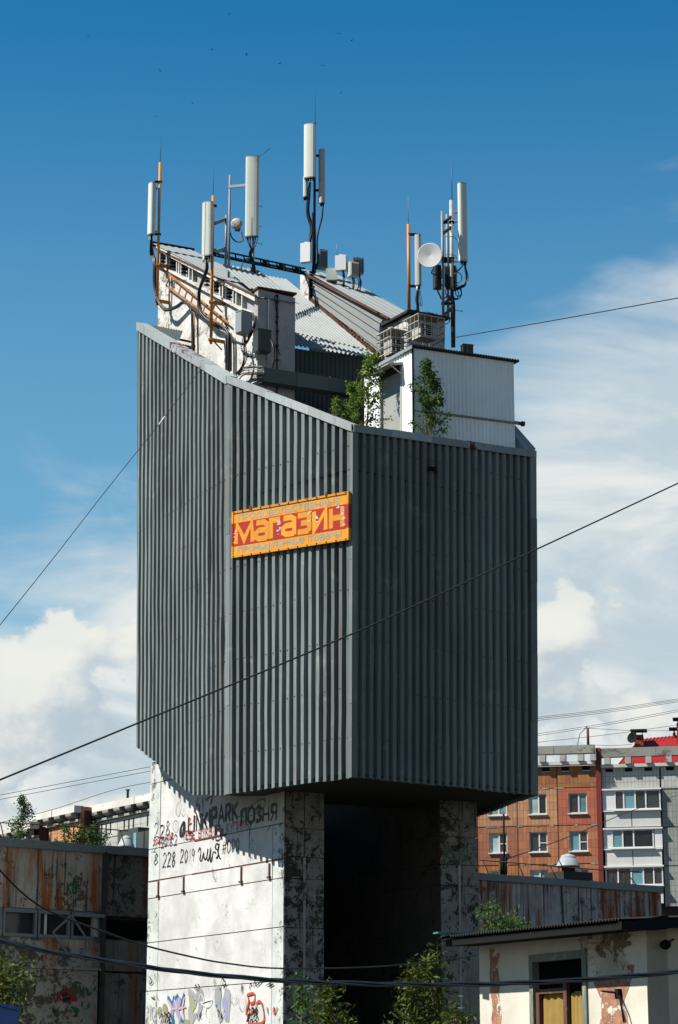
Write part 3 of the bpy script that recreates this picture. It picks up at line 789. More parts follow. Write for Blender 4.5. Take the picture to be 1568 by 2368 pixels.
# ------------------------------------------------------------------ lettering drawn as paint strokes
GL = {
 'П': (.70, [('l', [(0, 0), (0, 1), (.7, 1), (.7, 0)])]),
 'Р': (.60, [('l', [(0, 0), (0, 1)]), ('c', [(0, 1), (.38, 1), (.6, .76), (.38, .5), (0, .5)])]),
 'О': (.74, [('c', [(.37, 1), (.08, .85), (0, .5), (.08, .15), (.37, 0), (.66, .15), (.74, .5), (.66, .85), (.37, 1)])]),
 'Д': (.80, [('l', [(0, -.15), (0, .06), (.8, .06), (.8, -.15)]), ('l', [(.12, .06), (.26, 1), (.66, 1), (.66, .06)])]),
 'В': (.62, [('l', [(0, 0), (0, 1)]), ('c', [(0, 1), (.36, 1), (.52, .78), (.36, .54), (0, .54)]), ('c', [(0, .54), (.42, .52), (.62, .27), (.42, 0), (0, 0)])]),
 'Л': (.70, [('c', [(0, 0), (.1, .05), (.16, .4), (.18, .97)]), ('l', [(.18, 1), (.7, 1), (.7, 0)])]),
 'Ь': (.58, [('l', [(0, 1), (0, 0)]), ('c', [(0, .5), (.36, .5), (.58, .27), (.36, 0), (0, 0)])]),
 'С': (.66, [('c', [(.66, .85), (.4, 1), (.1, .85), (0, .5), (.1, .15), (.4, 0), (.66, .15)])]),
 'Т': (.66, [('l', [(0, 1), (.66, 1)]), ('l', [(.33, 1), (.33, 0)])]),
 'Е': (.56, [('l', [(.56, 1), (0, 1), (0, 0), (.56, 0)]), ('l', [(0, .52), (.46, .52)])]),
 'е': (.62, [('c', [(.04, .48), (.6, .50), (.52, .88), (.3, 1), (.06, .8), (0, .45), (.1, .1), (.35, 0), (.6, .14)])]),
 'Н': (.66, [('l', [(0, 0), (0, 1)]), ('l', [(.66, 0), (.66, 1)]), ('l', [(0, .5), (.66, .5)])]),
 'Ы': (.86, [('l', [(0, 1), (0, 0)]), ('c', [(0, .5), (.34, .5), (.54, .27), (.34, 0), (0, 0)]), ('l', [(.86, 1), (.86, 0)])]),
 'М': (.82, [('l', [(0, 0), (0, 1), (.41, .3), (.82, 1), (.82, 0)])]),
 'Ш': (.92, [('l', [(0, 1), (0, 0), (.92, 0), (.92, 1)]), ('l', [(.46, 1), (.46, 0)])]),
 'А': (.72, [('l', [(0, 0), (.36, 1), (.72, 0)]), ('l', [(.13, .34), (.59, .34)])]),
 'а': (.60, [('c', [(.08, .86), (.3, 1), (.54, .86), (.6, .6)]), ('l', [(.6, .62), (.6, 0)]), ('c', [(.6, .58), (.2, .56), (0, .28), (.2, 0), (.6, .12)])]),
 'Б': (.62, [('l', [(.56, 1), (0, 1), (0, 0)]), ('c', [(0, .54), (.42, .52), (.62, .27), (.42, 0), (0, 0)])]),
 'У': (.66, [('l', [(0, 1), (.34, .42)]), ('l', [(.66, 1), (.2, 0)])]),
 'К': (.62, [('l', [(0, 0), (0, 1)]), ('l', [(.6, 1), (.02, .48)]), ('l', [(.14, .56), (.62, 0)])]),
 'И': (.70, [('l', [(0, 1), (0, 0), (.7, 1), (.7, 0)])]),
 'Г': (.5, [('l', [(0, 0), (0, 1), (.5, 1)])]),
 'Я': (.62, [('l', [(.62, 0), (.62, 1)]), ('c', [(.62, 1), (.22, 1), (.04, .76), (.22, .5), (.62, .5)]), ('l', [(.3, .5), (0, 0)])]),
 'З': (.56, [('c', [(0, .84), (.26, 1), (.52, .8), (.2, .53)]), ('c', [(.2, .53), (.56, .3), (.3, 0), (0, .14)])]),
 'L': (.5, [('l', [(0, 1), (0, 0), (.5, 0)])]), 'I': (.12, [('l', [(.06, 1), (.06, 0)])]),
 'N': (.6, [('l', [(0, 0), (0, 1), (.6, 0), (.6, 1)])]), 'R': (.6, [('l', [(0, 0), (0, 1)]), ('c', [(0, 1), (.4, 1), (.55, .76), (.4, .5), (0, .5)]), ('l', [(.25, .5), (.6, 0)])]),
 'Й': (.70, [('l', [(0, .85), (0, 0), (.7, .85), (.7, 0)]), ('l', [(.2, 1.05), (.5, 1.05)])]),
 '2': (.56, [('c', [(0, .78), (.12, .97), (.4, .96), (.5, .72), (.32, .42), (0, .02), (.28, .05), (.56, .0)])]),
 '8': (.50, [('c', [(.42, .82), (.25, 1), (.06, .8), (.25, .54), (.48, .26), (.25, 0), (.02, .24), (.22, .52), (.42, .82)])]),
 '0': (.46, [('c', [(.23, 1), (.04, .8), (.0, .4), (.2, 0), (.42, .25), (.44, .7), (.23, 1)])]),
 '1': (.26, [('l', [(0, .72), (.22, 1), (.18, 0)])]),
 '9': (.46, [('c', [(.44, .8), (.22, 1), (.02, .74), (.2, .5), (.42, .72), (.46, .9)]), ('l', [(.45, .86), (.36, 0)])]),
 '.': (.1, [('l', [(.03, 0), (.05, .07)])]),
 '#': (.6, [('l', [(.15, 0), (.25, 1)]), ('l', [(.4, 0), (.5, 1)]), ('l', [(0, .35), (.6, .4)]), ('l', [(.02, .65), (.62, .7)])]),
 ' ': (.35, []),
}

for _a, _b in (('K', 'К'), ('P', 'Р'), ('A', 'А')): GL[_a] = GL[_b]


def ribbon(mb, pts, w, n, vary=0.0):
    m = len(pts)
    if m < 2: return
    vs = []
    for i, p in enumerate(pts):
        t0 = (p - pts[i - 1]) if i else (pts[1] - p); t1 = (pts[i + 1] - p) if i < m - 1 else t0
        if t0.length < 1e-6: t0 = t1
        if t1.length < 1e-6: t1 = t0
        a = t0.normalized().cross(n); b = t1.normalized().cross(n); k = a + b
        k = a if k.length < 0.3 else k * (1.0 / max(0.35, (1 + a.dot(b))))
        wv = w * (1 + vary * sin(i * .9 + m * 1.3) * .35 - (vary * .35 if i in (0, m - 1) else 0))
        vs += [p + k * (wv / 2), p - k * (wv / 2)]
    mb.add(vs, [(2 * i, 2 * i + 1, 2 * i + 3, 2 * i + 2) for i in range(m - 1)])


def strokes(ch, jit=0.0, R=random):
    out = []
    for kind, pts in GL[ch][1]:
        p = [V((x + R.uniform(-jit, jit), y + R.uniform(-jit, jit), 0)) for x, y in pts]
        out.append(smoothpts(p, 5) if kind == 'c' else p)
    return out


def write(W, off, text, base0, base1, hpx, thick, mat, parent, jit=0.03, name='graffiti', slant=0.0, seed=1):
    """paint a line of text on wall W; base0/base1 are where the baseline starts and ends"""
    R = random.Random(seed)
    s0, za = W.sz(*base0); s1, zb = W.sz(*base1)
    h = W.sz(base0[0], base0[1] - hpx)[1] - za
    tot = sum(GL[c][0] + .24 for c in text)
    mb = MB(); x = 0.0; layer = 0
    for c in text:
        dy = R.uniform(-.05, .05) * (jit > 0); sc = 1 + R.uniform(-.08, .08) * (jit > 0)
        for st in strokes(c, jit, R):
            layer += 1
            pts = []
            for q in st:
                f = (x + q.x + slant * q.y) / tot
                pts.append(W.p(lerp(s0, s1, f), lerp(za, zb, f) + (q.y * sc + dy) * h, off + layer * 0.0003))
            ribbon(mb, pts, thick * R.uniform(.8, 1.2), W.n, 1.0)
        x += GL[c][0] + .24
    return mb.build(name, mat, parent)


def scribble(W, off, conv, paths, thick, mat, parent, name='graffiti', smooth=True):
    for i, path in enumerate(paths):
        mb = MB(); pts = []
        for x, y in path: s_, z_ = W.sz(*conv(x, y)); pts.append(W.p(s_, z_, off + i * 0.0003))
        ribbon(mb, smoothpts(pts, 4) if smooth else pts, thick, W.n, 1.0)
        mb.build(name, mat, parent)


GO = 0.016
write(WA, GO, '228', zG(112, 488), zG(300, 455), 31, .03, 'spray_black', pierA, seed=2)
write(WA, GO, '2018.2', zG(190, 592), zG(375, 562), 23, .03, 'spray_black', pierA, seed=3)
write(WA, GO + .002, '2022 ГОД', zG(100, 565), zG(330, 480), 14, .03, 'spray_red', pierA, seed=4)
write(WA, GO, '228', zG(205, 812), zG(355, 800), 31, .035, 'spray_black', pierA, seed=5, slant=.1)
write(WA, GO, '2019', zG(400, 762), zG(570, 740), 28, .03, 'spray_black', pierA, seed=6, slant=.1)
write(WA, GO, '#000', zG(870, 660), zG(1070, 625), 29, .03, 'spray_black', pierA, seed=8, slant=.1)
scribble(WA, GO, zG, [[(600, 640), (620, 595), (632, 640), (622, 720), (640, 735), (665, 650), (668, 700), (690, 715), (712, 600), (700, 710), (720, 720), (742, 590), (736, 720), (752, 735), (770, 640), (800, 650)],
                      [(835, 560), (805, 545), (795, 590), (820, 610), (836, 560), (820, 690), (800, 700)], [(818, 620), (840, 700), (858, 712)], [(735, 725), (745, 745), (752, 700)]], .05, 'spray_black', pierA)
write(WA, GO + .002, 'ТЕБЕ БУКВАРЬ КУПИТЬ', zG(425, 505), zG(1180, 380), 20, .032, 'spray_red', pierA, seed=9)
write(WA, GO, 'LINKIPARK', zG(490, 425), zG(1060, 258), 38, .115, 'spray_black', pierA, jit=.02, seed=10)
R = random.Random(41)
for i in range(14):
    x = 500 + i * 38; y = 425 - (x - 490) * .29
    scribble(WA, GO + .001, zG, [[(x, y - 10), (x - 1, y + R.uniform(15, 75))]], .016, 'spray_black', pierA, name='paint_drip', smooth=False)
scribble(WA, GO, zG, [[(440, 300), (410, 360), (405, 455), (440, 430), (448, 300), (430, 440)]], .10, 'spray_black', pierA)
write(WA, GO, 'ЛОЗНЯ', zG(1070, 335), zG(1500, 265), 35, .085, 'spray_black', pierA, seed=11)
scribble(WA, GO + .003, zG, [[(1190, 320), (1175, 450), (1178, 600)], [(1030, 240), (1200, 230), (1330, 140), (1350, 60), (1280, 60), (1100, 190)]], .03, 'spray_teal', pierA)
scribble(WA, GO + .003, zG, [[(490, 260), (512, 262), (490, 330), (530, 310)], [(545, 300), (560, 270), (560, 310)], [(800, 330), (795, 400), (830, 470), (870, 370)]], .03, 'spray_red', pierA)
scribble(WA, GO, zG, [[(600, 20), (585, 120), (615, 110), (612, 190)], [(650, 20), (655, 190)], [(690, 20), (690, 60), (730, 20), (760, 30), (735, 110), (755, 60)], [(740, 440), (770, 500), (805, 380), (800, 500), (850, 490), (880, 380)]], .035, 'spray_black', pierA)
scribble(WA, GO, zG, [[(380, 80), (355, 150), (355, 210), (385, 230), (410, 130), (385, 80)], [(415, 200), (430, 235), (465, 200)], [(430, 150), (432, 180)], [(450, 145), (448, 180)], [(335, 285), (318, 330), (325, 390), (360, 415), (378, 350), (365, 290), (335, 285)], [(310, 310), (320, 330)], [(345, 310), (345, 390)], [(355, 310), (355, 390)], [(340, 270), (342, 285)], [(385, 290), (375, 320)]], .014, 'spray_grey', pierA)
write(WA, GO, '2', zG(100, 640), zG(150, 640), 17, .02, 'spray_black', pierA, seed=12)
write(WA, GO, '8', zG(105, 780), zG(160, 770), 24, .025, 'spray_black', pierA, seed=13, slant=.2)
# foot of the pier: layered throw-up colours and tags
for paths, th_, mt in (
    ([[(500, 300), (560, 420), (520, 520), (560, 640)], [(600, 280), (640, 420), (600, 620)], [(900, 300), (930, 420), (920, 640)], [(840, 260), (820, 420), (860, 640)]], .30, 'spray_silver'),
    ([[(230, 460), (260, 540), (240, 640)], [(180, 490), (195, 550), (180, 580)], [(520, 350), (550, 480), (530, 540)], [(400, 650), (520, 640)]], .22, 'spray_olive'),
    ([[(380, 370), (340, 470), (330, 600)], [(420, 380), (380, 500), (420, 620)], [(880, 380), (905, 480), (910, 620)]], .22, 'spray_lilac'),
    ([[(280, 360), (320, 450), (350, 360)], [(390, 345), (360, 400)], [(460, 335), (420, 460)], [(320, 570), (340, 650), (290, 660)], [(420, 620), (460, 640)], [(800, 460), (812, 470)]], .12, 'spray_blue'),
    ([[(275, 400), (320, 480), (300, 580)], [(350, 400), (380, 490), (320, 500)], [(465, 370), (440, 500), (465, 610)], [(400, 500), (480, 480)]], .07, 'spray_pink'),
    ([[(620, 400), (640, 340), (680, 420), (620, 440), (760, 400), (720, 480), (640, 440)], [(700, 460), (690, 560), (730, 640)]], .03, 'upvc'),
    ([[(1140, 350), (1220, 335), (1215, 430), (1180, 440), (1210, 520), (1130, 560), (1160, 420), (1140, 350)], [(1240, 560), (1245, 440), (1300, 440), (1320, 640), (1170, 655), (1150, 560)], [(1360, 480), (1365, 550)], [(1430, 470), (1440, 550), (1470, 480)]], .06, 'spray_orange'),
    ([[(575, 290), (590, 240), (600, 300)], [(610, 230), (625, 260), (605, 310)], [(850, 300), (870, 180), (900, 200), (880, 250), (920, 230), (890, 290)], [(1080, 330), (1090, 240), (1095, 330)], [(1170, 290), (1180, 230), (1200, 240)], [(1210, 270), (1230, 200), (1240, 250), (1300, 200)], [(1345, 250), (1400, 220), (1380, 260), (1430, 230)], [(820, 510), (840, 530), (830, 590)], [(860, 540), (870, 600), (900, 510)], [(590, 540), (605, 580)], [(650, 530), (630, 580), (650, 600)], [(105, 370), (140, 390), (130, 350)], [(175, 370), (185, 410)], [(80, 150), (100, 170), (90, 230), (115, 215), (125, 190)], [(145, 120), (150, 180)], [(175, 110), (180, 190)]], .03, 'spray_black'),
    ([[(980, 330), (970, 400), (990, 450), (1030, 420), (1035, 330)], [(1050, 380), (1060, 480), (1090, 520), (1125, 460), (1120, 350)], [(1000, 370), (1000, 390)], [(1015, 365), (1015, 390)], [(1070, 400), (1070, 420)], [(1100, 395), (1100, 420)]], .015, 'spray_grey'),
    ([[(70, 470), (60, 600)], [(95, 450), (90, 620)], [(110, 480), (110, 590)]], .05, 'spray_pink'),
):
    scribble(WA, GO, zB, paths, th_, mt, pierA); GO += .0025
write(WA, GO, '228', zB(1145, 625), zB(1265, 615), 29, .04, 'spray_black', pierA, seed=14, slant=.1)
write(WA, GO, '228', zB(205, 690), zB(320, 680), 29, .04, 'spray_black', pierA, seed=15, slant=.1)
scribble(WE, .02, zU, [[(975, 600), (985, 660), (1000, 620), (1030, 670)], [(1065, 640), (1080, 610), (1090, 650), (1070, 660)], [(1060, 690), (1090, 670), (1115, 705)]], .05, 'spray_green', pierB)

# ------------------------------------------------------------------ shop signs
sBL, zBL = WM.sz(*zS(187, 803), .09); sBR, zBR = WM.sz(*zS(1318, 625), .09)
hS = WM.sz(*zS(187, 358), .09)[1] - zBL
SW = Wall(WM.p(sBL, 0, 0.035), A_MID); Lg = sBL - sBR
def S(a, b, off): return SW.p(-a * Lg, zBL + a * (zBR - zBL) + b * hS, off)
def spoly(mb, pts, o0, o1):
    n = len(pts); vs = [S(a, b, o0) for a, b in pts] + [S(a, b, o1) for a, b in pts]
    mb.add(vs, [tuple(range(n)), tuple(range(2 * n - 1, n - 1, -1))] + [(i, (i + 1) % n, n + (i + 1) % n, n + i) for i in range(n)])
    return mb
def rect(a0, b0, a1, b1): return [(a0, b0), (a1, b0), (a1, b1), (a0, b1)]
sign = thing('shop_sign', 'yellow and red painted metal shop sign on the ribbed tower wall', 'sign')
for i in range(3):
    spoly(MB(), rect(i / 3 + .001, 0.01, (i + 1) / 3 - .001, .99), 0.0, 0.055).build('board', 'sign_yellow', sign)
spoly(MB(), rect(0.004, .245, .996, .745), 0.0555, 0.060).build('red_band', 'sign_red', sign)
for r, mt in ((rect(0, .955, 1, 1.0), 'sign_frame'), (rect(0, 0, 1, .045), 'sign_frame'), (rect(0, .046, .014, .25), 'sign_frame'), (rect(0, .251, .014, .74), 'sign_red'), (rect(0, .741, .014, .954), 'sign_frame'),
              (rect(.986, .046, 1, .25), 'sign_frame'), (rect(.986, .251, 1, .74), 'sign_red'), (rect(.986, .741, 1, .954), 'sign_frame')):
    spoly(MB(), r, -0.02, 0.075).build('frame_strip', mt, sign)
def signrow(text, a0, a1, b0, b1, thick, mat, off):
    tot = sum(GL[c][0] + .26 for c in text) - .26; x = 0
    for c in text:
        if c != ' ':
            mb = MB()
            for i, st in enumerate(strokes(c)):
                ribbon(mb, [S(lerp(a0, a1, (x + q.x) / tot), lerp(b0, b1, q.y), off + i * .0006) for q in st], thick, WM.n)
            mb.build('letter', mat, sign)
        x += GL[c][0] + .26
signrow('ПРОДОВОЛЬСТВеННЫе', .06, .925, .785, .905, .038, 'sign_grey', .0575)
signrow('ПРОМЫШЛеННЫе ТОВаРЫ', .06, .935, .09, .205, .038, 'sign_grey', .0575)
BIG = {'м': (1.05, [[(0.02, 0), (0.08, 1), (.52, .16), (.97, 1), (1.03, 0)]]),
       'а': (.80, [[(.10, .92), (.55, .92), (.74, .80), (.74, 0)], [(.74, .52), (.26, .52), (.08, .40), (.08, .2), (.26, .08), (.74, .08)]]),
       'г': (.62, [[(.09, 0), (.09, .92), (.62, .92)]]),
       'з': (.78, [[(.04, .92), (.56, .92), (.70, .82), (.70, .64), (.56, .52), (.22, .52)], [(.56, .50), (.72, .40), (.72, .2), (.58, .08), (.04, .08)]]),
       'и': (.86, [[(.10, 1), (.10, .02), (.76, .98), (.76, 0)]]),
       'н': (.84, [[(.10, 0), (.10, 1)], [(.74, 0), (.74, 1)], [(.10, .5), (.74, .5)]])}
tot = sum(BIG[c][0] + .10 for c in 'магазин') - .10; x = 0
for c in 'магазин':
    mb = MB()
    for i, st in enumerate(BIG[c][1]):
        pts = [S(lerp(.035, .962, (x + q[0]) / tot), lerp(.29, .70, q[1]), .0615 + i * .0008) for q in st]
        ribbon(mb, pts, .145, WM.n)
    mb.build('letter', 'sign_yellow', sign); x += BIG[c][0] + .10
R = random.Random(5)
for a, b0, b1, nn in ((.415, .28, .72, 9), (.025, .32, .62, 4), (.955, .30, .72, 10), (.92, .70, .73, 3), (.68, .5, .73, 6), (.74, .45, .6, 3)):
    for i in range(nn):
        aa = a + R.uniform(-.012, .012); bb = R.uniform(b0, b1); w_, h_ = R.uniform(.006, .018), R.uniform(.008, .022)
        spoly(MB(), [(aa + w_ * cos(t) * R.uniform(.7, 1.2), bb + h_ * sin(t) * R.uniform(.6, 1.2)) for t in [k * pi / 4 for k in range(8)]], .0608, .0640 + R.uniform(0, .002)).build('flaked_paint', 'sign_scrape', sign)
for i in range(26):
    a = (i % 13) / 12.0 * .96 + .02; b = .978 if i < 13 else .022
    mb = MB(); mb.box(S(a, b, .078), .03, .03, .03, .3); mb.build('rivet', 'rust_iron', sign)
for a in (.165, .82):
    spoly(MB(), rect(a - .009, .98, a + .009, 1.06), .06, .085).build('clip', 'rust_iron', sign)

fl_ = thing('wall_bracket', 'small dark lamp bracket high on the shaded ribbed wall', 'bracket')
s_, z_ = WR.sz(996, 1085)
MB().wbox(WR, s_ - .09, s_ + .09, z_ - .05, z_ + .05, .0, .10).build('mount', 'dark', fl_)
MB().tube([WR.p(s_, z_, .08), WR.p(s_ + .02, z_ - .12, .18)], .03, 8).build('arm', 'dark', fl_)

# second sign on the hidden side, seen edge-on at the right corner
sign2 = thing('shop_sign', 'narrow edge of a second yellow and red sign at the right tower corner', 'sign')
q0 = at(1242, 1202, C3b.y + 0.3); q1 = at(1242, 1310, C3b.y + 0.3)
W4 = Wall(V((q0.x + .02, q0.y, 0)), A_BACK)
nn4 = n4
for f0, f1, mt in ((0, .25, 'sign_frame'), (.25, .745, 'sign_red'), (.745, 1, 'sign_frame')):
    za, zb = lerp(q1.z, q0.z, f0), lerp(q1.z, q0.z, f1)
    a = V((C3b.x, C3b.y, 0)) + WB4.u * .12 + n4 * 0.065; vs = []
    for zz in (za, zb):
        for ss, oo in ((0, 0), (2.7, 0), (2.7, .075), (0, .075)):
            p_ = a + WB4.u * ss + n4 * oo; vs.append(V((p_.x, p_.y, zz)))
    MB().hexa(vs).build('board', mt, sign2)

# ------------------------------------------------------------------ rooftop shed
sc, _ = WR.sz(954, 900)
shc = ray_offset(954, 900, WR, -1.1)
WSr = Wall(shc, radians(63)); WSl = Wall(shc, radians(-30))
shed = thing('rooftop_shed', 'white ribbed metal shed with grey door on the tower roof', 'shed')
zc = WSr.sz(*z4(660, 400))[1]; sr1, zr1 = WSr.sz(*z4(1328, 495))
sl1, zl1 = WSl.sz(*z4(345, 570))
zb_ = zd
def ribwall(W, s0, s1, z0f, z1f, pitch, name, mat, par, holes=None, h=0.018, off=0.0):
    n = max(1, int(abs(s1 - s0) / pitch)); mb = MB(); vs = []
    for i in range(n):
        for f, hh in ((0, 0), (.55, 0), (.65, 1), (.9, 1)):
            s_ = lerp(s0, s1, (i + f) / n); vs.append((s_, hh))
    vs.append((s1, 0))
    P = []
    for s_, hh in vs: P += [W.p(s_, z0f(s_), off + hh * h), W.p(s_, z1f(s_), off + hh * h)]
    mb.add(P, [(2 * i, 2 * i + 2, 2 * i + 3, 2 * i + 1) for i in range(len(vs) - 1)])
    return mb.build(name, mat, par)
topR = lambda s_: lerp(zc, zr1, s_ / sr1); topL = lambda s_: lerp(zc, zl1, s_ / sl1)
band = lambda s_: topR(s_) - 1.70
for a, b in ((0, sr1 * .5), (sr1 * .5, sr1)):
    ribwall(WSr, a, b, band, topR, .12, 'wall_sheet', 'whitesheet', shed)
    ribwall(WSr, a, b, lambda s_: zb_, lambda s_: band(s_) - .03, .12, 'wall_sheet', 'whitesheet', shed)
mb = MB(); mb.wprism(WSr, [(0.3, band(.3) - .03), (sr1 + .1, band(sr1) - .03), (sr1 + .1, band(sr1) + .02), (.3, band(.3) + .02)], .0, .05); mb.build('mid_rail', 'grey_pole', shed)
d0, dz1 = WSl.sz(*z4(455, 640)); d1, _ = WSl.sz(*z4(585, 610)); dtop = WSl.sz(*z4(520, 555))[1]
ribwall(WSl, 0, min(d0, d1) - .06, lambda s_: zb_, topL, .12, 'wall_sheet', 'whitesheet', shed)
ribwall(WSl, min(d0, d1) - .06, max(d0, d1) + .06, lambda s_: dtop + .1, topL, .12, 'wall_sheet', 'whitesheet', shed)
ribwall(WSl, max(d0, d1) + .06, sl1, lambda s_: zb_, topL, .12, 'wall_sheet', 'whitesheet', shed)
dr = MB().wbox(WSl, min(d0, d1), max(d0, d1), zb_, dtop - .08, -.10, -.05).build('door', 'door_grey', shed)
mb = MB(); mb.wbox(WSl, max(d0, d1) - .14, max(d0, d1) - .10, zb_ + 1.0, zb_ + 1.25, -.05, 0.03); mb.build('handle', 'dark', dr)
for a, b in ((min(d0, d1) - .07, min(d0, d1)), (max(d0, d1), max(d0, d1) + .07)):
    MB().wbox(WSl, a, b, zb_, dtop, -.10, .03).build('door_jamb', 'antenna_grey', shed)
MB().wbox(WSl, min(d0, d1), max(d0, d1), dtop - .08, dtop + .1, -.10, .03).build('door_lintel', 'cabinet_dark', shed)
mb = MB()
for a in (min(d0, d1) - .08, max(d0, d1) + .08):
    mb.beam(WSl.p(a, dtop + .05, 0), WSl.p(a, dtop - .02, .42), .03, .04); mb.beam(WSl.p(a, dtop - .25, 0.0), WSl.p(a, dtop - .02, .40), .025, .025)
aw0, aw1 = min(d0, d1) - .12, max(d0, d1) + .12
mb.hexa([WSl.p(aw0, dtop + .08, 0), WSl.p(aw1, dtop + .08, 0), WSl.p(aw1, dtop - .02, .45), WSl.p(aw0, dtop - .02, .45),
         WSl.p(aw0, dtop + .10, 0), WSl.p(aw1, dtop + .10, 0), WSl.p(aw1, dtop + 0.0, .45), WSl.p(aw0, dtop + 0.0, .45)])
mb.build('awning', 'antenna_grey', shed)
# flat roof with ragged corrugated edge
ca, cb, cc_ = WSr.p(0, zc, 0), WSr.p(sr1, zr1, 0), WSl.p(sl1, zl1, 0); cd_ = cb + (cc_ - ca)
mb = MB(); up = V((0, 0, .05)); ex = WSr.u * .12; ey = -WSl.u * .10
q = [ca - ex * .5 + ey, cb + ex + ey, cd_ + ex, cc_ - ex * .5]
mb.hexa([x + V((0, 0, .012)) for x in q] + [x + up for x in q]); mb.build('roof_sheet', 'tar', shed)
mb = MB()
nt = 40
for i in range(nt):
    p_ = lerp(q[0], q[1], (i + .5) / nt) + V((0, 0, .055)); mb.tube([p_, p_ - ey * 3], .028, 6)
mb.build('roof_ribs', 'asbestos', shed, kind='stuff')
mb = MB(); mb.beam(lerp(q[0], q[3], 0) + V((0, 0, .0)), q[3], .03, .09); mb.build('verge_strip', 'flash', shed)
mb = MB(); mb.wbox(WSr, -.015, .025, zb_, zc, .0, .03); mb.build('corner_strip', 'dark', shed)
# rusty pipe stub and sloping cover right of the shed
pipe = thing('rusty_pipe_stub', 'short rusty pipe end sticking out beside the white shed', 'pipe')
pp = WSr.p(sr1 + .05, WSr.sz(*z4(1350, 890))[1], -.05)
MB().tube([pp - WSr.u * .3, pp + WSr.u * .22], .05, 10).build('pipe', 'rust_iron', pipe)
MB().tube([pp + WSr.u * .20, pp + WSr.u * .27], .075, 10).build('pipe_flange', 'rust_iron', pipe)
cov = thing('sloping_metal_cover', 'blue grey sheet metal hatch sloping down to the right parapet corner', 'hatch')
def at_off(conv, x, y, off): return ray_offset(*conv(x, y), WR, off)
a_, b_, c_, d_ = at_off(z4, 1335, 910, -1.0), at_off(z4, 1470, 1065, -.5), at_off(z4, 1400, 1060, -.25), at_off(z4, 1338, 980, -.6)
dn = V((0, 0, -.5))
MB().hexa([a_ + dn, b_ + dn, c_ + dn, d_ + dn, a_, b_, c_, d_]).build('cover_sheet', 'flash', cov)
MB().beam(a_, b_, .05, .03).build('cover_edge', 'zinc', cov)

# duct beam below the gable
duct = thing('sheet_metal_duct', 'long grey sheet metal duct running below the roof gable', 'duct')
dA = Wfe.p(-.1 + 0.3, 0, .55); Wd = Wall(dA, E1)
s0, zt0 = Wd.sz(*z1(1245, 1385)); s1, _ = Wd.sz(840, 880); _, zb0 = Wd.sz(*z1(1245, 1510))
for i in range(3):
    a, b = lerp(s0, s1, i / 3), lerp(s0, s1, (i + 1) / 3) + (.03 if i < 2 else 0)
    MB().wbox(Wd, a, b, zb0, zt0, -.35 + .004 * i, .0 + .004 * i).build('duct_section', 'duct', duct)
    MB().wbox(Wd, b - .05, b - .02, zb0 - .02, zt0 + .02, -.36, .018).build('duct_flange', 'duct', duct)

# ------------------------------------------------------------------ antenna masts
def vpole(mb, pb, ztop, r, n=10): mb.tube([pb, V((pb.x, pb.y, ztop))], r, n)


def radome(par, c, z0, z1, w, d, face, mat, seam=False, caps=True):
    f = V((face[0], face[1], 0)).normalized(); a = V((f.y, -f.x, 0))
    prof = [(-.5, -.5), (.5, -.5), (.5, .05), (.47, .25), (.36, .40), (.18, .48), (0, .5), (-.18, .48), (-.36, .40), (-.47, .25), (-.5, .05)]
    c = V((c[0], c[1], 0)); n = len(prof)
    vs = [c + a * (x * w) + f * (y * d) + V((0, 0, zz)) for zz in (z0, z1) for x, y in prof]
    fs = [(i, (i + 1) % n, n + (i + 1) % n, n + i) for i in range(n)] + [tuple(range(n))[::-1], tuple(range(n, 2 * n))]
    mb = MB(); mb.add(vs, fs); o = mb.build('panel_antenna', mat, par)
    if caps:
        for za, zb, k in ((z0 - .03, z0 - .001, .96), (z1 + .001, z1 + .02, 1.02)):
            vs = [c + a * (x * w * k) + f * (y * d * k) + V((0, 0, zz)) for zz in (za, zb) for x, y in prof]
            MB().add(vs, fs).build('end_cap', 'antenna_back', o)
        mb = MB()
        for i in range(4):
            q = c + a * ((i - 1.5) * w * .2) + V((0, 0, z0 - .03)); mb.tube([q, q - V((0, 0, .09))], .018, 6)
        mb.build('connectors', 'dark', o)
    if seam:
        q = c + f * (d * .49) + a * (w * .1); MB().box(V((q.x, q.y, (z0 + z1) / 2)), .012, .02, z1 - z0 - .02, atan2(a.y, a.x)).build('seam_strip', 'antenna_grey', o)
    # rear brackets
    mb = MB()
    for zz in (z0 + .12, z1 - .12): mb.box(c - f * (d * .5 + .05) + V((0, 0, zz)), .06, .12, .05, atan2(a.y, a.x))
    mb.build('rear_bracket', 'radio_dark', o)
    return o


def zat(px, py, Y): return at(px, py, Y).z
def cablerun(par, pts, n, r, spread, seed=0, name='cable', mat='cable'):
    R = random.Random(seed)
    for i in range(n):
        o = V((R.uniform(-1, 1), R.uniform(-1, 1), R.uniform(-1, 1))) * spread
        pp = []
        for j, p in enumerate(pts):
            w_ = V((R.uniform(-1, 1), R.uniform(-1, 1), R.uniform(-.6, .6))) * spread * .6
            pp.append(V(p) + (o + w_ if 0 < j else o * .5))
        MB().tube(smoothpts(pp, 5), r, 5, False).build(name, mat, par)


def mast_rod(par, pb, ztop, r=.009, mat='rust_iron', lean=(0, 0)):
    MB().tube([pb, V((pb.x + lean[0], pb.y + lean[1], ztop))], [r, r * .5], 5).build('lightning_rod', mat, par)


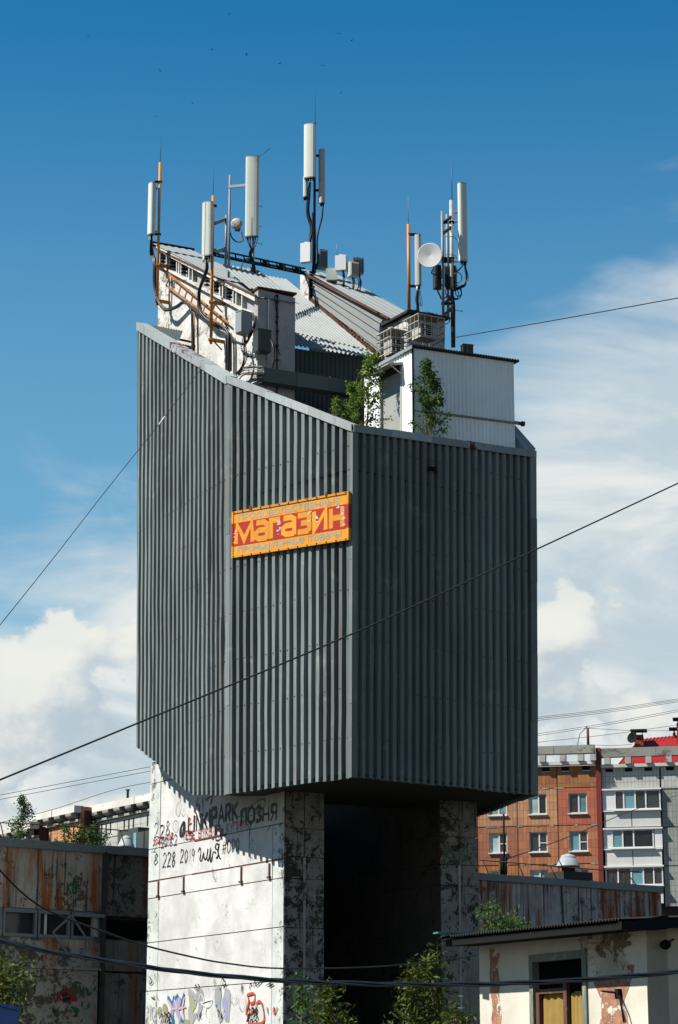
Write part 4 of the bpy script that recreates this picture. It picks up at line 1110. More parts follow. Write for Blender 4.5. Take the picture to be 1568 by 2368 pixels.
# mast 1, far left, orange
def ontoA(conv, x, y, off=0.45): return ray_offset(*conv(x, y), WA, off)
m1 = thing('antenna_mast', 'leftmost orange pole with slim panel antenna on white fin wall', 'antenna mast', 'roof antenna masts')
pb = ontoA(z1, 290, 830, .42); Y1 = pb.y
pt = zat(367, 376, Y1)
mb = MB(); vpole(mb, pb, pt, .04); mb.build('pole', 'orange_pole', m1)
mast_rod(m1, V((pb.x, pb.y, pt)), zat(369, 308, Y1), lean=(.03, 0))
for zx, zy in ((410, 475), (405, 790)):
    q = V((pb.x, pb.y, ontoA(z1, 290, zy, .42).z)); w_ = q - WA.n * .42
    mb = MB(); mb.beam(q + WA.n * .06, w_, .07, .09); mb.beam(q - V((0, 0, .25)) - WA.n * .3, q - WA.n * .05, .03, .03); mb.box(q, .14, .14, .06, 0)
    mb.build('wall_bracket', 'orange_iron', m1)
c = at(350, 480, Y1 - .05); z0_, z1_ = zat(350, 543, Y1), zat(350, 426, Y1)
radome(m1, (c.x, c.y), z0_, z1_, .24, .16, (-.78, -.62), 'antenna')
for zz in (z0_ + .02, z1_ + .08): mb = MB(); mb.box(V((pb.x - .04, pb.y, zz)), .22, .10, .04); mb.build('clamp', 'dark', m1)
MB().box(V((c.x - .03, c.y, z0_ - .10)), .06, .06, .16).build('tuning_unit', 'radio_white', m1)
cablerun(m1, [V((c.x + .02, c.y, z0_ - .05)), ontoA(z1, 240, 370, .45), ontoA(z1, 265, 440, .45), ontoA(z1, 263, 650, .45), ontoA(z1, 295, 790, .42), ontoA(z1, 365, 870, .34), ontoA(z1, 450, 850, .25), ontoA(z1, 535, 805, .2), ontoA(z1, 600, 880, .15), ontoA(z1, 608, 1000, .15), ontoA(z1, 610, 1230, .15)], 10, .023, .030, 1)
cablerun(m1, [ontoA(z1, 535, 805, .2), ontoA(z1, 640, 870, .2), ontoA(z1, 730, 950, .2), ontoA(z1, 830, 1020, .2), ontoA(z1, 900, 1060, .2), ontoA(z1, 915, 1150, .2), ontoA(z1, 915, 1420, .2)], 8, .023, .034, 2)

# mast 2, orange
m2 = thing('antenna_mast', 'orange pole with broad seamed panel antenna in front of the white fin', 'antenna mast', 'roof antenna masts')
pb = ontoA(z1, 772, 1175, .42); Y2 = pb.y; pt = zat(490, 453, Y2)
mb = MB(); vpole(mb, pb, pt, .043); mb.build('pole', 'orange_pole', m2)
mast_rod(m2, V((pb.x, pb.y, pt)), zat(492, 387, Y2), lean=(.01, 0))
for zy in (805, 1140):
    q = V((pb.x, pb.y, ontoA(z1, 772, zy, .42).z))
    mb = MB(); mb.beam(q + WA.n * .06, q - WA.n * .42, .07, .09); mb.beam(q - V((0, 0, .25)) - WA.n * .35, q - WA.n * .05, .03, .03); mb.box(q, .15, .15, .06); mb.build('wall_bracket', 'orange_iron', m2)
c = at(479, 530, Y2 - .12); z0_, z1_ = zat(479, 594, Y2), zat(479, 472, Y2)
radome(m2, (c.x, c.y), z0_, z1_, .31, .13, (-.45, -.89), 'antenna', seam=True)
for zz in (z0_ + .1, z1_ - .05): mb = MB(); mb.box(V((pb.x + .03, pb.y, zz)), .16, .12, .04); mb.build('clamp', 'dark', m2)
for dx in (-.08, .05, .1): MB().tube([V((c.x + dx, c.y, z0_ - .02)), V((c.x + dx, c.y, z0_ - .2))], .03, 8).build('tuning_unit', 'radio_white', m2)
cablerun(m2, [V((c.x, c.y, z0_ - .1)), ontoA(z1, 735, 500, .4), ontoA(z1, 700, 600, .4), ontoA(z1, 668, 700, .4), ontoA(z1, 665, 820, .36), ontoA(z1, 690, 910, .32), ontoA(z1, 760, 980, .28), ontoA(z1, 850, 1010, .25), ontoA(z1, 920, 1070, .2), ontoA(z1, 935, 1150, .2), ontoA(z1, 930, 1420, .2)], 10, .024, .028, 3)
# orange conduit posts on the fin face that carry the cables down
for zx, y0, y1 in ((622, 860, 1230), (953, 1080, 1420)):
    MB().tube([ontoA(z1, zx, y0, .12), ontoA(z1, zx, y1, .12)], .022, 6).build('cable_post', 'orange_iron', m2)

# mast 3: grey lattice poles with drum dish and the biggest panel
m3 = thing('antenna_mast', 'twin grey poles with small round drum dish and the widest panel antenna', 'antenna mast', 'roof antenna masts')
q3 = ontoA(z1, 930, 610, -.35); Y3 = q3.y
mb = MB(); vpole(mb, q3, zat(528, 405, Y3), .033); mb.build('pole', 'grey_pole', m3)
q3b = at(522, 612, Y3 - .2); mb = MB(); vpole(mb, q3b, zat(522, 498, Y3 - .2), .036); mb.build('pole', 'grey_pole', m3)
for a, b in (((495, 517), (521, 507)), ((495, 584), (521, 574))):
    mb = MB(); mb.beam(at(*a, Y2), at(*b, Y3 - .2), .05, .10); mb.build('arm', 'grey_pole', m3)
for a, b in (((529, 432), (570, 428)), ((529, 627), (584, 621))):
    mb = MB(); mb.beam(at(*a, Y3), at(*b, Y3 - .35), .05, .08); mb.build('arm', 'grey_pole', m3)
dc = at(546, 516, Y3 - .1); ax = V((-.25, -.96, -.05)).normalized()
dd = MB().lathe(dc, ax, [(.0, .02), (.10, .018), (.155, .0), (.165, -.03), (.165, -.10), (.0, -.10)], 28); dd = dd.build('drum_dish', 'dish_pink', m3)
mb = MB(); mb.box(dc - ax * .16 + V((0, 0, -.12)), .14, .14, .12, .3); mb.build('dish_mount', 'radio_dark', dd)
mb = MB(); lp = dc + ax * .022; ribbon(mb, [lp + V((-.09, 0, .06)), lp + V((-.07, 0, .02)), lp + V((-.10, 0, -.02))], .02, -ax); mb.build('dish_mark', 'spray_red', dd)
cbig = at(583, 455, Y3 - .42); z0_, z1_ = zat(583, 546, Y3 - .42), zat(583, 363, Y3 - .42)
radome(m3, (cbig.x, cbig.y), z0_, z1_, .385, .14, (-.10, -1.0), 'antenna')
pw = at(584, 770, Y3 - .3)
mb = MB(); vpole(mb, V((pw.x, pw.y, zat(584, 775, Y3))), z1_ - .2, .035); mb.build('pole', 'white_pole', m3)
MB().tube([V((cbig.x + .17, cbig.y, z1_)), at(625, 343, Y3 - .4)], .009, 5).build('lightning_rod', 'radio_dark', m3)
for (x, y) in ((953, 915), (950, 1055)):
    a = at(*zT(935, y), Y3 - .3); b = at(*zT(x, y), Y3 - .3); mb = MB(); mb.tube([a, b], .008, 5); mb.tube([b - V((0, 0, .03)), b + V((0, 0, .03))], .008, 5); mb.build('step_bolt', 'grey_pole', m3)
for y, xe in ((575, 1225), (605, 1225), (280, 1225)):
    a = at(*z1(1150, y - 20), Y3 - .3); b = at(*z1(xe, y + 5), Y3 - .35); mb = MB(); mb.tube([a, b], .008, 5); mb.tube([b - V((0, 0, .04)), b + V((0, 0, .04))], .008, 5); mb.build('step_bolt', 'grey_pole', m3)
P3 = lambda x, y, dy=0: at(*z1(x, y), Y3 - .45 + dy)
for i, x in enumerate((1090, 1105, 1120, 1150, 1175, 1195)):
    cablerun(m3, [P3(x, 225), P3(lerp(x, 1140, .5), 300), P3(1140, 350), P3(1130, 390)], 1, .012, .006, 10 + i)
cablerun(m3, [P3(1135, 330), P3(1125, 380), P3(1150, 440), P3(1160, 520), P3(1145, 600), P3(1140, 690), P3(1150, 800), P3(1160, 900), P3(1135, 1000), P3(1090, 1100)], 9, .022, .026, 4)
cablerun(m3, [P3(945, 180, .1), P3(965, 230), P3(1010, 265), P3(1060, 250), P3(1045, 170, .1)], 3, .013, .02, 5)
for k in range(4):
    cc0 = (1095 + k * 3, 490 + k * 5); rr = 48 + k * 5
    MB().tube([P3(cc0[0] + rr * cos(t) * .95, cc0[1] + rr * 1.5 * sin(t)) for t in [j * 2 * pi / 20 for j in range(21)]], .011, 5, False).build('cable_loop', 'cable', m3)
cablerun(m3, [P3(1160, 700), P3(1190, 600), P3(1240, 600), P3(1275, 650), P3(1265, 680)], 2, .011, .012, 6)

# cable tray bridging the two fins
tray = thing('cable_tray', 'black ladder cable tray spanning between the two fins', 'cable tray')
ta, tb = at(*z1(800, 330), Y3 - .1), at(*z2(235, 440), finpt(eB0, sB_b, 0).y - .1)
dz_ = V((0, 0, -.19))
for o in (V((0, 0, 0)), dz_): MB().beam(ta + o, tb + o, .03, .045).build('rail', 'dark', tray)
for i in range(11):
    p_ = lerp(ta, tb, (i + .5) / 11); MB().beam(p_ - (tb - ta).normalized() * .05, p_ + dz_ + (tb - ta).normalized() * .05, .03, .03).build('rung', 'dark', tray)
for i in (6, 8, 10): MB().box(lerp(ta, tb, (i) / 11) + V((0, -.03, -.09)), .16, .1, .16).build('junction', 'dark', tray)
cablerun(tray, [ta + V((0, .04, -.1)), lerp(ta, tb, .3) + V((0, .04, -.13)), lerp(ta, tb, .7) + V((0, .04, -.1)), tb + V((0, .04, -.1))], 3, .02, .02, 8)

# mast 4: centre, tallest
m4 = thing('antenna_mast', 'tallest mast in the centre with two stacked panels and thick black cables', 'antenna mast', 'roof antenna masts')
b4 = finpt(eB0 + .30, sB_b - .55, 0); Y4 = b4.y
pb = at(727, 632, Y4); mb = MB(); vpole(mb, pb, zat(727, 281, Y4), .04); mb.build('pole', 'rust_iron', m4)
mast_rod(m4, V((pb.x + .01, pb.y, zat(727, 281, Y4))), zat(728, 197, Y4))
c = at(716, 355, Y4 - .2); z0_, z1_ = zat(716, 416, Y4), zat(716, 294, Y4)
radome(m4, (c.x, c.y), z0_, z1_, .37, .16, (-.30, -.95), 'antenna')
c2 = at(745, 410, Y4 - .05); za_, zb2 = zat(745, 470, Y4), zat(745, 349, Y4)
radome(m4, (c2.x, c2.y), za_, zb2, .17, .15, (.55, -.84), 'antenna_grey')
c3 = at(706, 440, Y4 - .1); radome(m4, (c3.x, c3.y), zat(706, 457, Y4), zat(706, 412, Y4), .13, .12, (-.30, -.95), 'antenna')
for zy in (560, 480): MB().box(at(738, zy - 120, Y4), .2, .1, .05).build('clamp', 'dark', m4)
P4 = lambda x, y, o=-.1: at(*zT(x, y), Y4 + o)
cablerun(m4, [P4(1290, 750), P4(1280, 850), P4(1275, 960), P4(1300, 1060), P4(1290, 1150), P4(1275, 1200)], 9, .023, .036, 11)
cablerun(m4, [P4(1380, 910), P4(1372, 990), P4(1350, 1090), P4(1340, 1180), P4(1345, 1270), P4(1330, 1350)], 4, .022, .018, 12)
cablerun(m4, [P4(1310, 960), P4(1315, 1100), P4(1320, 1250), P4(1315, 1380)], 8, .025, .04, 13)
def rru(par, px0, px1, py0, py1, Y, d, mat, yaw=.25, fins=0, name='radio_unit'):
    a, b = at(px0, py1, Y), at(px1, py0, Y); c_ = (a + b) / 2; w = (b.x - a.x) * .86
    o = MB().box(c_, w, d, b.z - a.z, yaw).build(name, mat, par)
    mb = MB()
    for i in range(fins):
        q = c_ + V((cos(yaw), sin(yaw), 0)) * (w * (-.42 + .84 * i / max(1, fins - 1))) - V((-sin(yaw), cos(yaw), 0)) * (d / 2 + .015)
        mb.box(q, .012, .03, (b.z - a.z) * .92, yaw)
    if fins: mb.build('cooling_fins', mat, o)
    mb = MB(); mb.box(c_ + V((0, 0, (b.z - a.z) / 2 + .02)), w * .3, d * .4, .05, yaw); mb.build('lifting_lug', mat, o)
    return o
r1 = thing('radio_unit', 'white radio box on the foot of the tallest mast', 'radio unit', 'remote radio units'); rru(r1, 694, 722, 563, 607, Y4 - .25, .18, 'radio_white', -.35)
r2 = thing('radio_unit', 'dark grey ribbed radio box right of the tallest mast', 'radio unit', 'remote radio units'); rru(r2, 733, 757, 580, 622, Y4 - .05, .25, 'radio_grey', .35, 7)
Y6r = finpt(eB0 + .6, lerp(sB_f, sB_b, .62), 0).y
r3 = thing('radio_unit', 'white radio box with small rod above the far roof edge', 'radio unit', 'remote radio units'); rru(r3, 774, 804, 592, 626, Y6r, .2, 'radio_white', -.25)
MB().tube([at(779, 592, Y6r), at(779, 566, Y6r)], .012, 5).build('rod', 'grey_pole', r3)
r4 = thing('radio_unit', 'lower ribbed grey radio box in the group behind the roof', 'radio unit', 'remote radio units'); rru(r4, 804, 829, 607, 640, Y6r - .1, .2, 'antenna_grey', .5, 6)
r5 = thing('radio_unit', 'rearmost dark grey radio box right of the white one', 'radio unit', 'remote radio units'); rru(r5, 812, 842, 599, 633, Y6r + .25, .25, 'radio_grey', .2, 7)
r6 = thing('radio_unit', 'pale green box half hidden behind the roof ridge', 'radio unit', 'remote radio units'); rru(r6, 752, 782, 624, 650, Y6r + .3, .3, 'antenna', 0)
for k, rr in enumerate((r3, r4, r5)):
    x = (792, 815, 828)[k]; cablerun(rr, [at(x, 620, Y6r - .05), at(x + 1, 635, Y6r), at(x + 4, 650, Y6r), at(x + 2, 668, Y6r + .1)], 4, .014, .035, 20 + k)
for (a, b) in (((1470, 575), (1480, 610)),): pass

# mast 5: right orange pole
m5 = thing('antenna_mast', 'short orange pole with narrow beige panel on the white roof box', 'antenna mast', 'roof antenna masts')
pb = finpt(eB0 + .18, bf + .45, bz + .07); Y5 = pb.y; x5 = at(946, 715, Y5)
pb = V((x5.x, Y5, bz + .05)); pt = zat(946, 519, Y5)
mb = MB(); vpole(mb, pb, pt, .05); mb.build('pole', 'orange_pole', m5); mast_rod(m5, V((pb.x, pb.y, pt)), zat(947, 453, Y5), mat='grey_pole')
c = at(966, 600, Y5 - .05); z0_, z1_ = zat(966, 660, Y5), zat(966, 545, Y5)
radome(m5, (c.x, c.y), z0_, z1_, .17, .12, (-.42, -.9), 'antenna_grey')
for zz in (z0_ - .02, z1_ + .04): MB().box(V(((pb.x + c.x) / 2, pb.y, zz)), .26, .10, .05).build('clamp', 'dark', m5)
MB().tube([V((c.x - .02, c.y, z0_ - .02)), V((c.x - .02, c.y, z0_ - .2))], .032, 8).build('tuning_unit', 'radio_white', m5)
cablerun(m5, [V((c.x, c.y, z0_ - .1)), at(964, 690, Y5), at(966, 705, Y5), at(966, 722, Y5)], 8, .02, .035, 14)
cablerun(m5, [V((c.x + .03, c.y, z0_ - .05)), at(972, 690, Y5), at(974, 708, Y5), at(968, 700, Y5)], 2, .008, .02, 15)

# mast 6: white rusty pole with grey twin poles, dish and tall panel
m6 = thing('antenna_mast', 'rusty white pole with white dish and tall pale panel at right', 'antenna mast', 'roof antenna masts')
Y6 = finpt(eB0 + 1.5, bf + .2, 0).y
P6 = lambda x, y, o=0: at(*zM(x, y), Y6 + o)
pb = P6(885, 2330); pt = P6(877, 345).z
mb = MB(); vpole(mb, pb, pt, .05, 12); mb.build('pole', 'white_pole', m6)
MB().tube([V((pb.x + .03, pb.y, pt - .2)), P6(868, -200)], .012, 5).build('lightning_rod', 'radio_dark', m6)
for x0, y0, y1, o in ((756, 495, 1900, -.35), (822, 535, 1920, .25)):
    b = P6(x0, y1, o); mb = MB(); vpole(mb, b, P6(x0, y0, o).z, .04); mb.build('pole', 'grey_pole', m6)
for y in (560, 700, 1660, 1810):
    mb = MB(); mb.beam(P6(756, y + 90, -.35), P6(870, y, 0), .05, .08); mb.beam(P6(822, y, .25), P6(870, y, 0), .05, .08); mb.build('arm', 'radio_dark', m6)
for y in (640, 1130, 1170, 1740): mb = MB(); mb.box(P6(770, y, -.3), .18, .12, .05); mb.box(P6(870, y, 0), .16, .14, .05); mb.build('clamp', 'dark', m6)
c = P6(1022, 640, -.1); z0_, z1_ = P6(1022, 1165, -.1).z, P6(1022, 118, -.1).z
radome(m6, (c.x, c.y), z0_, z1_, .25, .15, (.42, -.91), 'antenna')
mb = MB()
for y in (500, 620, 1160): mb.box(P6(930, y, -.05), .14, .08, .07)
mb.build('tilt_bracket', 'zinc', m6)
dc = P6(572, 1086, -.75); ax = V((-.22, -.95, -.10)).normalized()
rD = .36
dish = MB().lathe(dc, ax, [(.0, -.03), (rD * .97, .010)], 48, False)
dish.lathe(dc, ax, [(rD * .97, .010), (rD, .0), (rD * .99, -.05), (rD * .6, -.10), (.10, -.16), (0, -.18)], 48); dish = dish.build('dish', 'dish', m6)
mb = MB(); mb.beam(dc - ax * .16, P6(760, 1130, -.35), .08, .10); mb.box(dc - ax * .22, .16, .16, .2); mb.build('dish_mount', 'radio_dark', dish)
bx = thing('radio_unit', 'black equipment box behind the white dish on the right mast', 'radio unit', 'remote radio units')
rru(bx, *(zM(630, 0)[0], zM(755, 0)[0]), zM(0, 1245)[1], zM(0, 1530)[1], Y6 - .05, .35, 'radio_dark', .3, 6)
bx2 = thing('radio_unit', 'second black box hanging on the rusty white pole', 'radio unit', 'remote radio units')
rru(bx2, zM(775, 0)[0], zM(945, 0)[0], zM(0, 1250)[1], zM(0, 1530)[1], Y6 + .22, .3, 'radio_dark', -.2, 6)
for k, (x, y, r_) in enumerate(((950, 1390, 55), (945, 1600, 60), (930, 1590, 75), (915, 1610, 50), (960, 1590, 40), (830, 1580, 45))):
    MB().tube([P6(x + r_ * cos(t), y + r_ * 1.3 * sin(t), -.1 + .05 * sin(t + k)) for t in [j * 2 * pi / 18 for j in range(19)]], .014, 5, False).build('cable_loop', 'cable', m6)
cablerun(m6, [P6(1040, 1200), P6(1060, 1280), P6(1075, 1400), P6(1050, 1480), P6(990, 1520), P6(900, 1560)], 6, .015, .03, 16)
cablerun(m6, [P6(1030, 1220), P6(960, 1290), P6(900, 1340), P6(880, 1500)], 3, .015, .02, 17)
cablerun(m6, [P6(880, 1560, -.06), P6(895, 1680, -.06), P6(905, 1780, -.06), P6(905, 2000, -.06), P6(905, 2330, -.06)], 4, .018, .012, 18)
cablerun(m6, [P6(660, 1530), P6(700, 1620), P6(740, 1680), P6(800, 1640)], 3, .015, .02, 19)
cablerun(m6, [P6(630, 1250, -.6), P6(605, 1330, -.4), P6(680, 1350, -.3), P6(730, 1390, -.3)], 3, .011, .02, 21)
cablerun(m6, [P6(850, 1920, -.05), P6(820, 1990), P6(770, 2010), P6(720, 1990)], 2, .014, .015, 22)
for y in (832, 1078): mb = MB(); mb.tube([P6(770, y, -.2), P6(880, y, -.05), P6(915, y + 10), P6(945, y + 55)], .01, 5); mb.build('step_bolt', 'grey_pole', m6)
mb = MB(); mb.tube([P6(880, 1822), P6(1005, 1842)], .01, 5); mb.tube([P6(1008, 1825), P6(1008, 1855)], .012, 5); mb.build('step_bolt', 'grey_pole', m6)

# ------------------------------------------------------------------ air conditioner cages
def cage(label, aclabel, conv, x0, x1, yt, yb, Y, yaw_, depth):
    a, b = at(*conv(x0, yb), Y), at(*conv(x1, yt), Y); w = b.x - a.x; h = b.z - a.z; c_ = (a + b) / 2
    t = thing('air_conditioner_cage', label, 'cage', 'air conditioner cages')
    X = V((cos(yaw_), sin(yaw_), 0)); Yv = V((-sin(yaw_), cos(yaw_), 0)); w *= .92
    O = c_ - X * (w / 2) - Yv * (depth / 2); O.z = a.z
    def pt(i, j, k): return O + X * (w * i) + Yv * (depth * j) + V((0, 0, h * k))
    for f in range(5):
        for j in (0, 1): MB().beam(pt(f / 4, j, 0), pt(f / 4, j, 1), .018, .018).build('bar', 'cage', t)
        for i in (0, 1):
            if f < 4 and f: MB().beam(pt(i, f / 4, 0), pt(i, f / 4, 1), .018, .018).build('bar', 'cage', t)
    for kz in (0, .33, .66, 1):
        for j in (0, 1): MB().beam(pt(0, j, kz), pt(1, j, kz), .02, .02).build('bar', 'cage', t)
        for i in (0, 1): MB().beam(pt(i, 0, kz), pt(i, 1, kz), .02, .02).build('bar', 'cage', t)
    MB().hexa([pt(0, 0, 1.01), pt(1, 0, 1.01), pt(1, 1, 1.01), pt(0, 1, 1.01), pt(0, 0, 1.03), pt(1, 0, 1.03), pt(1, 1, 1.03), pt(0, 1, 1.03)]).build('top_sheet', 'cage', t)
    ac = thing('air_conditioner', aclabel, 'air conditioner', 'caged air conditioners')
    q = O + X * w * .55 + Yv * depth * .55 + V((0, 0, h * .42))
    body = MB().box(q, w * .62, depth * .55, h * .72, yaw_).build('casing', 'ac_white', ac)
    mb = MB(); mb.box(q - Yv * (depth * .28) - X * w * .06, w * .40, .02, h * .58, yaw_); mb.build('fan_opening', 'dark', body)
    mb = MB()
    for i in range(6): mb.box(q - Yv * (depth * .295) - X * w * .06 + V((0, 0, h * (-.25 + .1 * i))), w * .40, .012, .018, yaw_)
    mb.build('grille', 'ac_white', body)
    MB().box(q + X * (w * .315), .012, depth * .4, h * .55, yaw_).build('side_louvre', 'dark', body)
    return t
YC = ray_offset(954, 800, WR, -1.6).y
cage('larger white wire cage on the shed roof, right of its twin', 'air conditioner inside the larger cage below the dish', zM, 262, 722, 1960, 2240, YC + .25, .55, .75)
cage('lower white wire cage at the left shed roof edge', 'air conditioner inside the lower left cage beside the white box', z2, 830, 1035, 950, 1130, YC + .6, .55, .7)
for i, (x, yy) in enumerate(((1490, 1075), (1522, 1078))):
    b_ = thing('junction_box', ('dark plastic box on the shed roof, nearer the mast', 'dark plastic box on the shed roof, right of its neighbour')[i], 'box', 'boxes on the shed roof')
    p_ = at(*z2(x, yy), YC + .2); MB().box(p_, .17, .2, .22, .3).build('casing', 'radio_dark', b_); MB().box(p_ + V((0, 0, .12)), .19, .22, .03, .3).build('lid', 'radio_dark', b_)

# ------------------------------------------------------------------ equipment on the near fin
def cabinet(label, pts, Y, d, mat, yaw, mat2=None, wk=1.0):
    a, b = at(pts[0], pts[3], Y), at(pts[1], pts[2], Y); c_ = (a + b) / 2; w, h = (b.x - a.x) * wk, b.z - a.z
    t = thing('equipment_cabinet', label, 'cabinet', 'wall cabinets')
    MB().box(c_, w, d, h, yaw).build('casing', mat, t)
    X = V((cos(yaw), sin(yaw), 0)); Yv = V((-sin(yaw), cos(yaw), 0))
    MB().box(c_ - Yv * (d / 2 + .012), w * .9, .02, h * .9, yaw).build('door', mat2 or mat, t)
    MB().box(c_ + V((0, 0, h / 2 + .015)), w * 1.06, d * 1.06, .03, yaw).build('rain_lid', mat, t)
    return t
Yc = ontoA(z1, 1060, 980, .3).y
cabinet('pale grey cabinet on the corner of the white fin', (547, 582, 724, 774), Yc - .15, .40, 'cabinet_grey', -.75, wk=.62)
cabinet('dark grey cabinet with rounded lid on the shaded fin end', (586, 627, 766, 815), Yc - .45, .28, 'cabinet_dark', .5, wk=.85)
lad = thing('orange_ladder', 'orange steel ladder fixed slanting along the white fin wall', 'ladder')
for a, b in (((395, 550), (930, 990)), ((365, 650), (915, 1045))):
    MB().beam(ontoA(z1, *a, .14), ontoA(z1, *b, .14), .03, .045).build('rail', 'orange_iron', lad)
for i in range(10):
    f = (i + .15) / 10; a = ontoA(z1, lerp(395, 930, f), lerp(550, 990, f), .14); b = ontoA(z1, lerp(365, 915, f), lerp(650, 1045, f), .14)
    MB().beam(a, b, .022, .022).build('rung', 'orange_iron', lad)
for f in (.05, .5, .95): MB().beam(ontoA(z1, lerp(380, 920, f), lerp(600, 1015, f), .14), ontoA(z1, lerp(380, 920, f), lerp(600, 1015, f), 0), .03, .03).build('standoff', 'orange_iron', lad)
tang = thing('cable_tangle', 'tangle of black cables and clips below the wall cabinets', 'cables')
R = random.Random(9)
PX = lambda x, y, o=.25: ontoA(z1, x, y, o)
cablerun(tang, [PX(1070, 1100), PX(1065, 1200), PX(1075, 1300), PX(1040, 1400), PX(1000, 1440)], 6, .014, .05, 30)
cablerun(tang, [PX(1150, 900), PX(1165, 1000), PX(1120, 1100), PX(1080, 1180), PX(1000, 1160), PX(960, 1120)], 4, .013, .03, 31)
cablerun(tang, [PX(1310, 1150), PX(1335, 1200), PX(1340, 1300), PX(1330, 1390)], 3, .02, .02, 32)
for k in range(9):
    y = 1370 + k * 11
    cablerun(tang, [PX(1010 + R.uniform(-10, 30), y + 50), PX(1060, y + 10), PX(1140, y), PX(1240, y + R.uniform(-6, 6))], 1, .013, .03, 40 + k, mat='cable' if k % 3 else 'grey_pole')
for k in range(14):
    x, y = R.uniform(1050, 1190), R.uniform(1090, 1400)
    MB().box(PX(x, y, .2), .05, .05, .06, R.uniform(0, 3)).build('cable_clip', 'dark', tang)
cond = thing('wall_conduit', 'thin dark conduit pipe running up the shaded fin end', 'pipe')
MB().tube([Wfe.p(*Wfe.sz(*z1(1330, 760)), .08), Wfe.p(*Wfe.sz(*z1(1350, 900)), .08), Wfe.p(*Wfe.sz(*z1(1355, 1210)), .08), Wfe.p(*Wfe.sz(*z1(1380, 1290)), .08)], .014, 5).build('pipe', 'dark', cond)
for y in (990, 1215, 750): MB().box(Wfe.p(*Wfe.sz(*z1(1352, y)), .07), .06, .05, .05, .3).build('pipe_clip', 'dark', cond)
cpl = thing('corrugated_hood', 'dark corrugated sheet hood peeping over the left parapet', 'hood')
mb = MB(); vs = []
for i in range(25):
    f = i / 24; q = ontoA(z1, lerp(245, 520, f), lerp(1012, 1065, f), .35); o = V((0, 0, .03 if i % 2 else 0))
    vs += [q + o, q + o + V((0, 0, -.32)) + WA.n * .12]
mb.add(vs, [(2 * i, 2 * i + 2, 2 * i + 3, 2 * i + 1) for i in range(24)]); mb.build('sheet', 'gable', cpl)
MB().beam(ontoA(z1, 450, 1130, .3), ontoA(z1, 600, 1160, .1), .06, .06).build('support', 'rust_iron', cpl)

# ------------------------------------------------------------------ long old building behind the tower
WO = Wall(WA.p(sA_back, 0) + V((-WR.n.x * 3.4, -WR.n.y * 3.4, 0)), A_RIGHT)
old = thing('old_building', 'long derelict two storey concrete building with rust stains behind the tower', 'building')
zroof = WO.sz(342, 1964)[1]
sl_, sr_ = WO.sz(-90, 2000)[0], WO.sz(1528, 2064)[0]
smid, spier = WO.sz(*zL(935, 1000))[0], WO.sz(420, 2000)[0]
zz = lambda y: WO.sz(*zL(470, y))[1]
fh = zz(700) - zz(765)
# solid mass behind the facing panels
P0_, P1_ = WO.p(sl_, 0, -.3), WO.p(sr_, 0, -.3); back = -WO.n * 14
def upz(p, z_): return V((p.x, p.y, z_))
MB().hexa([P0_, P1_, P1_ + back, P0_ + back] + [upz(p, zroof - .1) for p in (P0_, P1_, P1_ + back, P0_ + back)]).build('body', 'darkwall', old)
def facing(s0, s1, za, zb, mat, o=0.0, g=.012, name='wall_panel'): return MB().wbox(WO, s0 + g, s1 - g, zb + g, za - g, -.3, o).build(name, mat, old)
def fac2(s0, s1, yA, yB, mat, o=0.0): return facing(s0, s1, zz(yA), zz(yB), mat, o)
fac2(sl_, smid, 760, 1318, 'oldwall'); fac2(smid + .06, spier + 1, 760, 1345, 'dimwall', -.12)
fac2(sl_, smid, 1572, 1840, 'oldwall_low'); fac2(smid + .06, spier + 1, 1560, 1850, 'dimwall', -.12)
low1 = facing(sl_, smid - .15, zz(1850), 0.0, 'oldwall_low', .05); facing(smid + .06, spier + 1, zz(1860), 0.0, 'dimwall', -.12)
MB().wbox(WO, smid - .08, smid + .05, 0, zz(770), -.3, .10).build('pilaster', 'darkwall', old)
MB().wbox(WO, sl_, smid, zz(1850), zz(1826), -.3, .09).build('string_course', 'oldwall_low', old)
# window band with metal frames
wz1, wz0 = zz(1318), zz(1572)
xs = [-150, 28, 342, 640, 905]
for i in range(4):
    a, b = WO.sz(*zL(xs[i], 1440))[0], WO.sz(*zL(xs[i + 1], 1440))[0]
    fr = MB()
    o0, o1, i0, i1, j0, j1 = a + .02, b - .02, a + .09, b - .09, wz0 + .10, wz1 - .12
    vs = [WO.p(x_, z_, o_) for o_ in (-.02, -.14) for x_, z_ in ((o0, wz0), (o1, wz0), (o1, wz1), (o0, wz1), (i0, j0), (i1, j0), (i1, j1), (i0, j1))]
    fs = [(k, (k + 1) % 4, 4 + (k + 1) % 4, 4 + k) for k in range(4)] + [(4 + k, 4 + (k + 1) % 4, 12 + (k + 1) % 4, 12 + k) for k in range(4)]
    fr.add(vs, fs); w_ = fr.build('window', 'flash_dark', old)
    MB().wbox(WO, i0 - .02, i1 + .02, j0 - .02, j1 + .02, -.20, -.18).build('pane', 'glass_dark', w_)
    if i == 2: MB().wbox(WO, i0 + .2, i0 + .28, j0, j1, -.17, -.13).build('mullion', 'upvc', w_)
facing(smid - .32, smid - .09, wz1, wz0, 'cream', -.02, name='painted_jamb')
MB().wbox(WO, WO.sz(*zL(655, 1350))[0], WO.sz(*zL(925, 1350))[0], zz(1368), zz(1338), -.1, .12).build('window_canopy', 'flash', old)
MB().wbox(WO, smid + .1, spier + 1, zz(1545), zz(1372), -.29, -.27).build('recess_shade_sheet', 'unlit_interior', old)  # near-black sheet painted in place of a deep shaded recess
